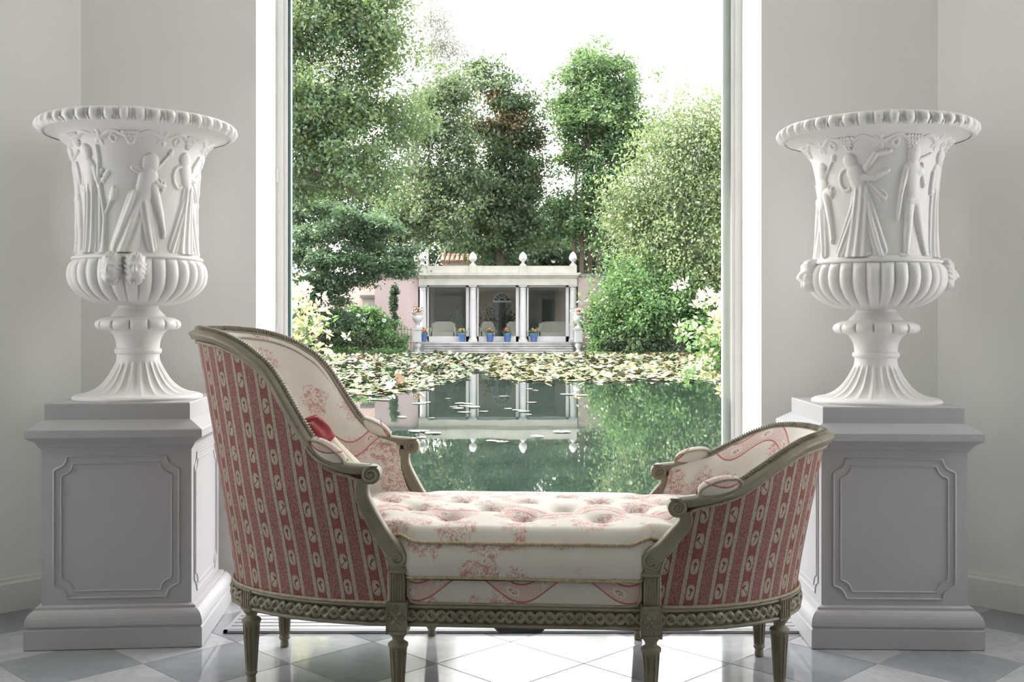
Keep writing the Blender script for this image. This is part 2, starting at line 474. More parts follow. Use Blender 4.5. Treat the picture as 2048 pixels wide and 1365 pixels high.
# sides and rear of the room; unseen openings added in the slanting walls for daylight
def pierced_wall(name, p, q, holes, z0, z1):
    p, q = np.array(p, float), np.array(q, float); L = np.linalg.norm(q - p); d = (q - p) / L; nr = np.array([d[1], -d[0]])
    b = MB()
    def seg(a, c, za, zc):
        pts = [p + d * a, p + d * c, p + d * c + nr * .3, p + d * a + nr * .3]
        b.add([(k[0], k[1], z) for z in (za, zc) for k in pts], [(0, 1, 2, 3), (7, 6, 5, 4)] + [(i, 4 + i, 4 + (i + 1) % 4, (i + 1) % 4) for i in range(4)])
    cur = 0
    for a, c in holes:
        seg(cur, a, 0, CEIL); seg(a, c, 0, z0); seg(a, c, z1, CEIL); cur = c
    seg(cur, L, 0, CEIL)
    return struct(b.obj(name, WALL))
pierced_wall('wall_left', (XL, YW), LE, [(0.95, 2.45)], 0.3, 3.2)
pierced_wall('wall_right', RE, (XR, YW), [(0.88, 2.38)], 0.3, 3.2)
pierced_wall('wall_side_left', LE, (-4.05, FY0), [], 0.9, 3.4)
pierced_wall('wall_side_right', (4.05, FY0), RE, [], 0.9, 3.4)
pierced_wall('wall_rear', (-4.05, FY0), (4.05, FY0), [], 0.9, 3.4)
cl = MB().box(-4.4, 4.4, FY0 - .3, YW - .0, CEIL, CEIL + .2); cl.box(-2.2, 2.2, YW, DEEP, CEIL, CEIL + .2)
struct(cl.obj('ceiling', WALL))

# unseen slab added outside to keep the sun out of the left opening
for nm, s in (('sun_blocker_left', -1),):
    a, b_ = (s * 2.15, 4.76), (s * 6.2, .75)
    pts = [a, (a[0] + s * 2.5, a[1] + 2.5), (b_[0] + s * 2.5, b_[1] + 2.5), (s * 4.3, .75), (s * 4.3, 1.9)]
    k = len(pts); V = [(x, y, z) for z in (3.55, 3.75) for x, y in pts]
    struct(link(nm, raw_mesh(nm, V, [tuple(range(k)), tuple(range(2 * k - 1, k - 1, -1))] + [(i, k + i, k + (i + 1) % k, (i + 1) % k) for i in range(k)], WALL, False)))
# baseboards
def baseboard(name, p, q, h=0.125, th=0.018):
    p, q = np.array(p, float), np.array(q, float); d = (q - p) / np.linalg.norm(q - p); nr = np.array([-d[1], d[0]])
    prof = [(0.0, 0.0), (th, 0.0), (th, h - .02), (th - .004, h - .012), (th - .006, h), (0, h)]
    V = [(e[0] + nr[0] * a, e[1] + nr[1] * a, z) for e in (p, q) for a, z in prof]; k = len(prof)
    Fc = [tuple(range(k)), tuple(range(2 * k - 1, k - 1, -1))] + [(i, k + i, k + (i + 1) % k, (i + 1) % k) for i in range(k)]
    return struct(link(name, raw_mesh(name, V, Fc, TRIM, False)))
baseboard('baseboard_left', (XL, YW), LE)
baseboard('baseboard_right', RE, (XR, YW))
baseboard('baseboard_back_left', (OL, YW), (XL, YW))
baseboard('baseboard_back_right', (XR, YW), (OR, YW))

# the big window: frame members, beads, spacer bars and panes
win = struct(empty('window_1', (0, 0, 0)))
fy0, fy1 = YO - .03, YO + .05
FL0, FL1 = OL, OL + 0.052; FR0, FR1 = OR - 0.046, OR
SILL = 0.05
MB().box(FL0, FL0 + .030, fy0, fy1, 0, OT).obj('frame_stile', FRAME, win)
MB().box(FR1 - .028, FR1, fy0, fy1, 0, OT).obj('frame_stile', FRAME, win)
MB().box(FL0 + .030, FR1 - .028, fy0, fy1, OT - .06, OT).obj('frame_head', FRAME, win)
MB().box(FL0 + .030, FR1 - .028, fy0, fy1, 0, SILL).obj('frame_sill', FRAME, win)
MB().box(FL0 + .030, FL1 - .006, fy0 + .012, fy1 - .01, SILL, OT - .06).obj('glazing_bead', FRAME, win)
MB().box(FR0 + .004, FR1 - .028, fy0 + .012, fy1 - .01, SILL, OT - .06).obj('glazing_bead', FRAME, win)
SPC = simple('spacer_metal', (0.10, 0.17, 0.165), 0.4, 0.05)
MB().box(FL1 - .006, FL1 + .006, fy0 + .026, fy1 - .02, SILL, OT - .06).obj('spacer_bar', SPC, win)
PALE = simple('frame_reflection', (0.55, 0.62, 0.585), 0.5, 0.04)  # second reflection of the frame, painted as a pale green strip
MB().box(FR0 - .030, FR0 + .004, fy0 + .034, fy1 - .018, SILL, OT - .06).obj('frame_reflection', PALE, win)
pane_m = m_glass('window_glass', (0.985, 0.985, 0.98), 1.45)
o = link('pane', raw_mesh('pane', [(FL1 - .01, YO, SILL - .01), (FR0 + .005, YO, SILL - .01), (FR0 + .005, YO, OT - .05), (FL1 - .01, YO, OT - .05)], [(0, 1, 2, 3)], pane_m, False), win)
# small white hinges on the left stile
for z in (1.72, 1.045):
    MB().tube([(FL0 + .004, fy0 - .004, z - .03), (FL0 + .004, fy0 - .004, z + .03)], .007, 8).obj('hinge', FRAME, win)

# floor grille in front of the window: frame and long slats
GRM = simple('grille_metal', (0.47, 0.48, 0.50), 0.35, 0.05, 3, metal=0.3)
GRD = simple('grille_shadow_gap', (0.06, 0.06, 0.065), 0.6, 0.05)
gr = empty('floor_grille', (0.05, 3.975, 0))
tag(gr, 'long grey metal floor grille with parallel slats below the window', 'grille')
gx, gy = 1.06, 0.215
MB().box(-gx, gx, -gy, gy, 0.0004, 0.002).obj('tray', GRD, gr)
fr = MB().box(-gx, gx, -gy, -gy + .014, .002, .010).box(-gx, gx, gy - .014, gy, .002, .010).box(-gx, -gx + .014, -gy, gy, .002, .010).box(gx - .014, gx, -gy, gy, .002, .010)
fr.obj('grille_frame', GRM, gr)
slat = MB().box(-gx + .014, gx - .014, -.0165, .0165, .002, .0105).mesh('slat', GRM)
for k in range(9):
    link('slat', slat, gr, (0, -gy + .036 + k * .0448 * .96, 0))

# ================================================================== pedestals and urns
def square_rings(prof):
    """mitred square mouldings from (half width, z)"""
    P = np.array([[(sx * h, sy * h, z) for sx, sy in ((1, -1), (1, 1), (-1, 1), (-1, -1))] for h, z in prof])
    return P
def square_part(name, prof, mat, parent, bev=True):
    P = square_rings(prof); k = len(prof)
    Fc = [tuple(f) for f in grid_faces(k, 4, False, True)[:, ::-1]] + [(0, 1, 2, 3)[::-1], tuple(4 * (k - 1) + i for i in range(4))]
    # every ring has its own hard corners: flat shading, fine profile
    return link(name, raw_mesh(name, P.reshape(-1, 3), Fc, mat, False), parent)

def notched_rect(w, h, r):
    pts = []
    for cx, cz, a0 in ((w, -h, 180), (w, h, 270), (-w, h, 0), (-w, -h, 90)):
        # concave quarter circles about the corners
        ang = np.radians(np.linspace(a0, a0 - 90, 9))
        pts += [(cx + r * math.cos(a), cz + r * math.sin(a)) for a in ang]
    return np.array(pts)

def build_pedestal():
    root = empty('pedestal')
    def arc(h0, z0, h1, z1, k=7, up=True):
        out = []
        for t in np.linspace(0, 1, k):
            a = t * math.pi / 2
            out.append((h1 + (h0 - h1) * math.cos(a), z0 + (z1 - z0) * math.sin(a)) if up else (h0 + (h1 - h0) * (1 - math.cos(a)), z0 + (z1 - z0) * math.sin(a)))
        return out
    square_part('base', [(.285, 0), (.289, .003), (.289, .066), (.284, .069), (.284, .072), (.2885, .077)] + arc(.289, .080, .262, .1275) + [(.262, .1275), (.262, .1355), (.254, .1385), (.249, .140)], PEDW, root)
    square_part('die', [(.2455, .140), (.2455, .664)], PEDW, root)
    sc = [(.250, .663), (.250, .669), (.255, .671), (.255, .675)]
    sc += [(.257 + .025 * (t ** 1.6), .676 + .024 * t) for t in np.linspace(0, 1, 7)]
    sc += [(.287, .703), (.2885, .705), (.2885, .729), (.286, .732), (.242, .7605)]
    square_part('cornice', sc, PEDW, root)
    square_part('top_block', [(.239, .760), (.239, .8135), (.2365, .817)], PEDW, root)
    # panel mouldings with scooped corners on the four faces
    for k in range(4):
        out = resample(np.column_stack([notched_rect(.205, .238, .042), np.zeros(36)]), .012, True)
        inn = out * np.array([(.205 - .024) / .205, (.238 - .024) / .238, 1])
        for nm, pth, r in (('panel_moulding', out, .0042), ('panel_moulding', inn, .0034)):
            path = np.column_stack([pth[:, 0], np.full(len(pth), -.2455), pth[:, 1] + .400])
            P = tube_grid(path, r, 8, True)
            o = link(nm, grid_mesh(nm, P, PEDW, True, True), root)
            o.rotation_euler = (0, 0, k * math.pi / 2)
    return root

SCL = 0.0017977
def zy(y): return (795 - y) * SCL + 0.003
def pr(tab): return [(r * SCL * .94, zy(y)) for r, y in tab]

def relief(theta, z, base_z):
    """height of the carved figures at angle theta (deg) and height z above the body's foot (metres)"""
    U = 0.000843
    H = np.zeros(theta.shape)
    def cap(x, yy, x1, y1, x2, y2, r1, r2, h, folds=0.0, ff=30.0):
        nonlocal H
        dx, dy = x2 - x1, y2 - y1; L2 = dx * dx + dy * dy + 1e-9
        t = np.clip(((x - x1) * dx + (yy - y1) * dy) / L2, 0, 1)
        px_, py_ = x - x1 - t * dx, yy - y1 - t * dy
        dd = np.hypot(px_, py_); R = r1 + (r2 - r1) * t
        v = np.sqrt(np.clip(1 - (dd / R) ** 2, 0, 1)) * h
        if folds:
            perp = (px_ * dy - py_ * dx) / math.sqrt(L2) / R
            v = v * (1 + folds * np.sin(perp * ff / 4 + t * 2.0)) 
        H = np.maximum(H, v)
    def figure(kind, rel, flip=1):
        dth = (theta - rel + 180) % 360 - 180
        x = flip * dth * math.pi / 180 * 0.225 / U; yy = 690 - z / U
        c = lambda *a, **k: cap(x, yy, *a, **k)
        A = .0135
        if kind == 'dance':
            c(-42, 300, -40, 305, 30, 28, A * 1.15); c(-35, 325, -25, 345, 14, 16, A * .8)
            c(-25, 345, -8, 405, 36, 32, A)
            c(0, 425, -15, 675, 40, 62, A, folds=.22, ff=44); c(10, 435, 85, 668, 28, 30, A * .7, folds=.3, ff=30)
            c(-10, 450, -95, 668, 24, 26, A * .7, folds=.3, ff=30); c(40, 400, 95, 450, 14, 20, A * .5, folds=.4)
            c(0, 372, 52, 376, 16, 13, A * .9); c(52, 376, 115, 345, 13, 9, A * .8)
            c(25, 335, 65, 280, 13, 11, A * .7); c(65, 280, 120, 270, 10, 8, A * .6)
            for a in np.linspace(60, 300, 12):
                b = a + 20
                c(-62 + 32 * math.cos(math.radians(a)), 375 + 44 * math.sin(math.radians(a)), -62 + 32 * math.cos(math.radians(b)), 375 + 44 * math.sin(math.radians(b)), 8, 8, A * .55)
            c(-30, 672, -60, 682, 12, 8, A * .7); c(10, 675, 40, 684, 12, 8, A * .7)
        if kind == 'nude':
            c(-20, 275, -18, 290, 30, 28, A * 1.1); c(-18, 312, -16, 335, 14, 18, A * .8)
            c(-18, 345, -8, 460, 42, 32, A); c(-28, 350, 16, 350, 24, 24, A); c(-24, 468, 8, 468, 24, 26, A * 1.1)
            c(-26, 490, -34, 590, 25, 18, A); c(-34, 590, -44, 680, 19, 11, A * .9); c(-44, 683, -70, 688, 9, 7, A * .7)
            c(16, 490, 34, 585, 26, 18, A); c(34, 585, 56, 678, 19, 11, A * .9); c(56, 682, 80, 686, 9, 7, A * .7)
            c(-46, 340, -66, 430, 15, 11, A * .8); c(-66, 430, -82, 545, 11, 6, A * .6)
            c(30, 350, 48, 400, 15, 12, A * .8); c(48, 400, 30, 320, 11, 8, A * .7); c(10, 300, 70, 275, 5, 6, A * .6)
        if kind == 'bend':
            c(15, 325, 17, 330, 36, 33, A * 1.2); c(-5, 345, 10, 360, 18, 20, A * .9)
            c(5, 385, -20, 470, 42, 36, A); c(28, 425, 60, 540, 23, 17, A * 1.1); c(60, 540, 75, 612, 16, 10, A); c(75, 612, 72, 625, 12, 10, A)
            c(42, 412, 68, 420, 17, 14, A); c(-40, 480, -100, 670, 48, 60, A * .9, folds=.25, ff=40); c(-15, 500, 20, 672, 34, 22, A, folds=.2, ff=26)
            c(-60, 350, -10, 370, 9, 14, A * .5, folds=.3);
            c(15, 380, 95, 285, 6, 6, A * .6); c(95, 285, 100, 275, 13, 10, A * .7)
            for gx_, gy_ in ((58, 400), (72, 405), (62, 418), (76, 422), (66, 434)): c(gx_, gy_, gx_ + 1, gy_, 9, 9, A * .9)
        if kind == 'stand':
            c(0, 280, 2, 288, 30, 27, A * 1.1); c(0, 312, 0, 330, 14, 18, A * .8); c(0, 345, 0, 430, 40, 34, A)
            c(-2, 430, -6, 678, 40, 48, A, folds=.28, ff=46); c(-34, 350, -46, 430, 14, 11, A * .8); c(-46, 430, -10, 420, 11, 9, A * .8)
            c(36, 350, 52, 410, 14, 11, A * .8); c(52, 410, 60, 330, 10, 8, A * .7); c(62, 265, 58, 680, 6, 6, A * .6)
        if kind == 'tree':
            c(0, 690, 8, 560, 16, 10, A * .7); c(8, 560, -14, 430, 9, 6, A * .6); c(8, 540, 46, 470, 8, 5, A * .5); c(46, 470, 52, 440, 18, 14, A * .5)
            for a, b in ((-20, 420), (0, 400), (-34, 390), (16, 380), (-12, 370)): c(a, b, a + 12, b - 12, 14, 8, A * .5)
    figure('bend', 20); figure('dance', 66); figure('nude', 118); figure('stand', 150)
    figure('bend', 200); figure('dance', 246); figure('nude', 296); figure('stand', 322); figure('tree', 338); figure('tree', 176)
    # vine with grapes under the lip
    yy = 690 - z / U; xx = theta * math.pi / 180 * .245 / U
    vine_y = 222 + 10 * np.sin(theta * math.pi / 180 * 14)
    H = np.maximum(H, np.sqrt(np.clip(1 - ((yy - vine_y) / 7.0) ** 2, 0, 1)) * .006)
    for k in range(14):
        ang = k * 360 / 14 + 6
        d0 = ((theta - ang + 180) % 360 - 180) * math.pi / 180 * .245 / U
        if k % 2 == 0:      # grapes
            for r_ in range(4):
                for q_ in range(5 - r_):
                    gx_, gy_ = (q_ - (4 - r_) / 2) * 13, 216 + r_ * 12
                    H = np.maximum(H, np.sqrt(np.clip(1 - ((d0 - gx_) ** 2 + (yy - gy_) ** 2) / 60, 0, 1)) * .009)
        else:               # leaf with lobes and a curling tendril
            ra = np.arctan2(yy - 232, d0); rr = np.hypot(d0, yy - 232)
            H = np.maximum(H, np.clip(1 - rr / (24 + 8 * np.cos(5 * ra)), 0, 1) ** .5 * .007)
            rr2 = np.hypot(d0 - 62, yy - 236)
            H = np.maximum(H, np.sqrt(np.clip(1 - ((rr2 - 13) / 5) ** 2, 0, 1)) * .005)
    return H

def surf_rev(prof, nth, nz, fn=None, smooth_prof=True):
    pr_ = np.array(prof, float)
    if smooth_prof: q = spline(pr_, nz)
    else:
        q = resample(pr_, np.linalg.norm(np.diff(pr_, axis=0), axis=1).sum() / (nz - 1))
    th = np.linspace(0, 2 * np.pi, nth, endpoint=False)
    R = q[:, 0][:, None] * np.ones(nth); Z = q[:, 1][:, None] * np.ones(nth); TH = np.ones(len(q))[:, None] * th
    if fn: R, Z = fn(R, Z, TH)
    return np.stack([R * np.cos(TH), R * np.sin(TH), Z], -1)[:, ::-1]

def bearded_head():
    """one bearded mask, facing +x, about 0.075 x 0.115 m"""
    ph = np.linspace(0, np.pi, 41); th = np.linspace(0, 2 * np.pi, 48, endpoint=False)
    PH, TH = np.meshgrid(ph, th, indexing='ij')
    x = np.sin(PH) * np.cos(TH); y = np.sin(PH) * np.sin(TH); z = np.cos(PH)
    front = np.clip(x, 0, 1)
    g = lambda cy, cz, sy, sz: np.exp(-((y - cy) / sy) ** 2 - ((z - cz) / sz) ** 2) * (x > -.1)
    d = 0.0 * x
    d += .42 * g(0, -.02, .11, .20) + .18 * g(0, -.14, .17, .08)          # nose
    d += .16 * g(.33, .24, .26, .08) + .16 * g(-.33, .24, .26, .08)       # brows
    d -= .20 * g(.30, .09, .16, .10) + .20 * g(-.30, .09, .16, .10)       # sockets
    d += .09 * g(.30, .08, .10, .06) + .09 * g(-.30, .08, .10, .06)       # eyes
    d += .10 * g(.40, -.15, .18, .16) + .10 * g(-.40, -.15, .18, .16)     # cheeks
    d += .12 * g(.20, -.33, .20, .07) + .12 * g(-.20, -.33, .20, .07)     # moustache
    d -= .10 * g(0, -.42, .14, .045)                                      # mouth
    beard = np.clip((-z - .38) / .3, 0, 1) * front
    d += beard * (.22 + .10 * np.sin(y * 26 + 3 * np.sin(z * 9)))
    side = np.clip((np.abs(y) - .55) / .25, 0, 1)
    d += side * .10 * np.sin(z * 20 + y * 9)
    hair = np.clip((z - .42) / .2, 0, 1)
    d += hair * (.14 + .10 * np.sin(y * 20) * np.sin(z * 22 + x * 8))
    R = 1 + d * .8
    P = np.stack([x * R * .034, y * R * .036, z * R * .052 - .012 * np.clip(-z - .6, 0, 1)], -1)
    return P

def build_urn():
    root = empty('urn')
    # foot: flared and fluted
    def flute(R, Z, TH):
        t = np.clip((zy(722) - Z) / (zy(722) - zy(786)), 0, 1) * (Z < zy(722)) * (Z > zy(788))
        w_ = np.abs(np.sin(TH * 12)); k = np.clip(t * 6, 0, 1) * np.clip((Z - zy(789)) / .004, 0, 1)
        return R * (1 - (.085 * (w_ ** .7) - .02) * k), Z
    foot = pr([(132, 797), (132, 793)]) + pr([(129, 790.5), (122, 788), (104, 785), (85, 777), (69, 764), (57, 748), (49, 734), (45, 724), (43.5, 716), (43.5, 708)])
    P = surf_rev(foot, 288, 110, flute)
    link('foot', grid_mesh('foot', P, PLASTER, False, True), root)
    # neck ring and trumpet
    neck = pr([(43.5, 709), (46, 708), (48, 704), (48, 701), (46, 698), (44, 697), (44.5, 688), (47, 678), (52, 669), (58, 663), (66, 660.5)])
    P = surf_rev(neck, 72, 60); link('neck', grid_mesh('neck', P, PLASTER, False, True), root)
    # leaf-carved collar
    def leafy(R, Z, TH):
        t = np.clip((Z - zy(660)) / (zy(640) - zy(660)), 0, 1); b = np.sin(t * np.pi) ** .6
        a = np.abs(np.sin(TH * 7)); c = np.abs(np.cos(TH * 7))
        return R * (1 + b * (.055 * a ** .5 - .03 - .06 * (c > .985))), Z
    col = pr([(60, 661), (78, 660), (84, 656), (86, 650), (83, 643), (74, 638), (62, 635)])
    P = surf_rev(col, 224, 36, leafy); link('collar', grid_mesh('collar', P, PLASTER, False, True), root)
    soc = pr([(63, 636), (57, 634), (52, 629), (45, 622), (41.5, 618), (41, 611)])
    P = surf_rev(soc, 72, 30); link('socle', grid_mesh('socle', P, PLASTER, False, True), root)
    # gadrooned bowl
    def gad(R, Z, TH):
        t = np.clip((Z - zy(612)) / (zy(524) - zy(612)), 0, 1)
        a = np.abs(np.sin(TH * 15)); k = np.clip((t - .03) * 8, 0, 1) * np.clip((1 - t) * 7, 0, 1) ** .5
        return R * (1 + k * (.075 * a ** .55 - .068)), Z
    bowl = pr([(38, 612.5), (60, 612), (80, 609), (101, 602), (122, 589), (136, 573), (141, 557), (141, 545), (138, 534), (132, 526), (126, 522)])
    P = surf_rev(bowl, 360, 84, gad); link('bowl', grid_mesh('bowl', P, PLASTER, False, True), root)
    rim = pr([(120, 524), (132, 523.5), (133.5, 520.5), (132, 517.5), (126, 516.5), (124, 513), (121.5, 511)])
    P = surf_rev(rim, 96, 30, None, False); link('bowl_rim', grid_mesh('bowl_rim', P, PLASTER, False, True), root)
    # body with its carved frieze
    zb = zy(512)
    def carve(R, Z, TH):
        return R + relief(np.degrees(TH), Z - zb, zb), Z
    body = pr([(121.5, 513), (119.5, 500), (118.5, 480), (118, 450), (118.5, 410), (121, 370), (125, 340), (131, 316), (139, 300), (151, 288), (166, 280), (182, 275.5), (191, 273.5)])
    P = surf_rev(body, 640, 230, carve); link('frieze_body', grid_mesh('frieze_body', P, PLASTER, False, True), root)
    # lip with egg-and-dart
    zl0, zl1 = zy(277), zy(249)
    def eggs(R, Z, TH):
        t = np.clip((Z - zl0) / (zl1 - zl0), 0, 1)
        k = np.where(R > 172 * SCL, np.sin(np.clip(t, 0, 1) * np.pi), 0) ** .7
        ph = (TH * 42 / np.pi) % 2 - 1                      # one egg per unit
        q = np.hypot(ph / .62, (t - .62) / .62); egg = np.sqrt(np.clip(1 - q ** 2, 0, 1)); dart = np.exp(-((q - 1.32) / .13) ** 2)
        return R + k * (.014 * egg + .008 * dart - .008), Z
    lip = pr([(188, 275.5), (195, 275), (200, 271), (202.5, 264), (201, 256), (196, 250), (188, 247.5), (176, 249), (160, 262), (140, 290), (120, 340), (114, 420), (108, 500), (60, 515), (1, 517)])
    P = surf_rev(lip, 576, 90, eggs, False); link('lip', grid_mesh('lip', P, PLASTER, False, True), root)
    # two pairs of bearded masks
    head = grid_mesh('mask', bearded_head(), PLASTER, False, True, flip=True)
    for base in (0, 180):
        for dth in (-9.6, 9.6):
            a = math.radians(base + dth)
            o = link('mask', head, root, (math.cos(a) *   .230, math.sin(a) * .230, zy(545)), a)
    return root

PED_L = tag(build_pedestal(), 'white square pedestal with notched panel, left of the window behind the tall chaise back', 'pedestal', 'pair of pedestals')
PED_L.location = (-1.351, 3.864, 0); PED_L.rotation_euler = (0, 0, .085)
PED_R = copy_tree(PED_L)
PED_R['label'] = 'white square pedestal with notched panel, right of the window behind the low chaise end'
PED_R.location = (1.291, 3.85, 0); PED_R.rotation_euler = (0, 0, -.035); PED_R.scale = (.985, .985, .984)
URN_L = tag(build_urn(), 'large white carved urn with two bearded masks facing the room, on the left pedestal', 'urn', 'pair of urns')
URN_L.location = (-1.344, 3.866, .8182); URN_L.rotation_euler = (0, 0, math.radians(-82.8))
URN_R = copy_tree(URN_L)
URN_R['label'] = 'large white carved urn with a dancing figure facing the room, on the right pedestal'
URN_R.location = (1.303, 3.85, .8050); URN_R.rotation_euler = (0, 0, math.radians(171.3)); URN_R.scale = (1, 1, .997)
# ================================================================== the chaise
CH = tag(empty('chaise_longue', (.0547, 3.373, 0), -.065), 'double-ended chaise longue with grey carved frame, red striped sides and tufted toile cushion', 'chaise longue')
ENDS = {
 'L': dict(s=-1, rail=.930, top=1.056, zt=([0, 20, 30, 40, 50, 60, 65, 70, 75, 80, 85, 90], [1.065, 1.067, 1.063, 1.054, 1.026, .965, .885, .80, .735, .702, .692, .688]),
           uc=([.28, .40, .46, .52, .58, .65, 1.1], [.375, .375, .393, .43, .452, .456, .450])),
 'R': dict(s=1, rail=.822, top=.912, zt=([0, 20, 30, 40, 50, 60, 70, 80, 90], [.755, .757, .755, .747, .72, .68, .637, .618, .604]),
           uc=([.28, .39, .44, .49, .54, .58, .8], [.375, .375, .392, .425, .446, .452, .450])),
}
def crest_z(E, ph): 
    x = np.abs(np.asarray(ph, float)); xs, zs = E['zt']
    # smooth the table a little
    return sum(np.interp(np.clip(x + d, 0, 90), xs, zs) for d in (-3, -1.5, 0, 1.5, 3)) / 5
def shell(E, ph, z, inset=0.0):
    """point of an end's outer surface at plan angle ph (deg, 0 = the far end, -90 = front arm) and height z"""
    ph = np.radians(np.asarray(ph, float)); z = np.asarray(z, float)
    k = np.clip((z - .28) / (E['zt'][1][0] - .28), 0, 1) ** 1.15
    ue = E['rail'] + (E['top'] - E['rail']) * k
    uc = np.interp(z, *E['uc']); b = .337 + .023 * np.clip((z - .30) / .3, 0, 1)
    u = uc + (ue - uc - inset) * np.cos(ph); v = (b - inset) * np.sin(ph)
    return np.stack([E['s'] * u, v, z + 0 * u], -1)
def plan_normal(E, ph, z):
    a = shell(E, np.asarray(ph) - .3, z); b = shell(E, np.asarray(ph) + .3, z); t = b - a; t[..., 2] = 0
    n = np.stack([t[..., 1], -t[..., 0], 0 * t[..., 0]], -1) * (1 if E['s'] > 0 else -1)
    return n / np.linalg.norm(n, axis=-1)[..., None]

def sweep_section(path, N, sec):
    """sweep section (outward n, up b) along a path with given outward normals"""
    T = np.gradient(path, axis=0); T /= np.linalg.norm(T, axis=1)[:, None]
    B = np.cross(T, N); B *= np.sign(B[:, 2] + 1e-9)[:, None]; B /= np.linalg.norm(B, axis=1)[:, None]
    sec = np.array(sec)
    return path[:, None] + sec[None, :, 0, None] * N[:, None] + sec[None, :, 1, None] * B[:, None]

def spiral_path(cx, cz, y, r, turns=1.9, a0=0.0, sgn=1, n=60):
    t = np.linspace(0, 1, n); a = a0 + sgn * 2 * np.pi * turns * t; R = r * (1 - .82 * t)
    return np.column_stack([cx + R * np.cos(a), np.full(n, y), cz + R * np.sin(a)])

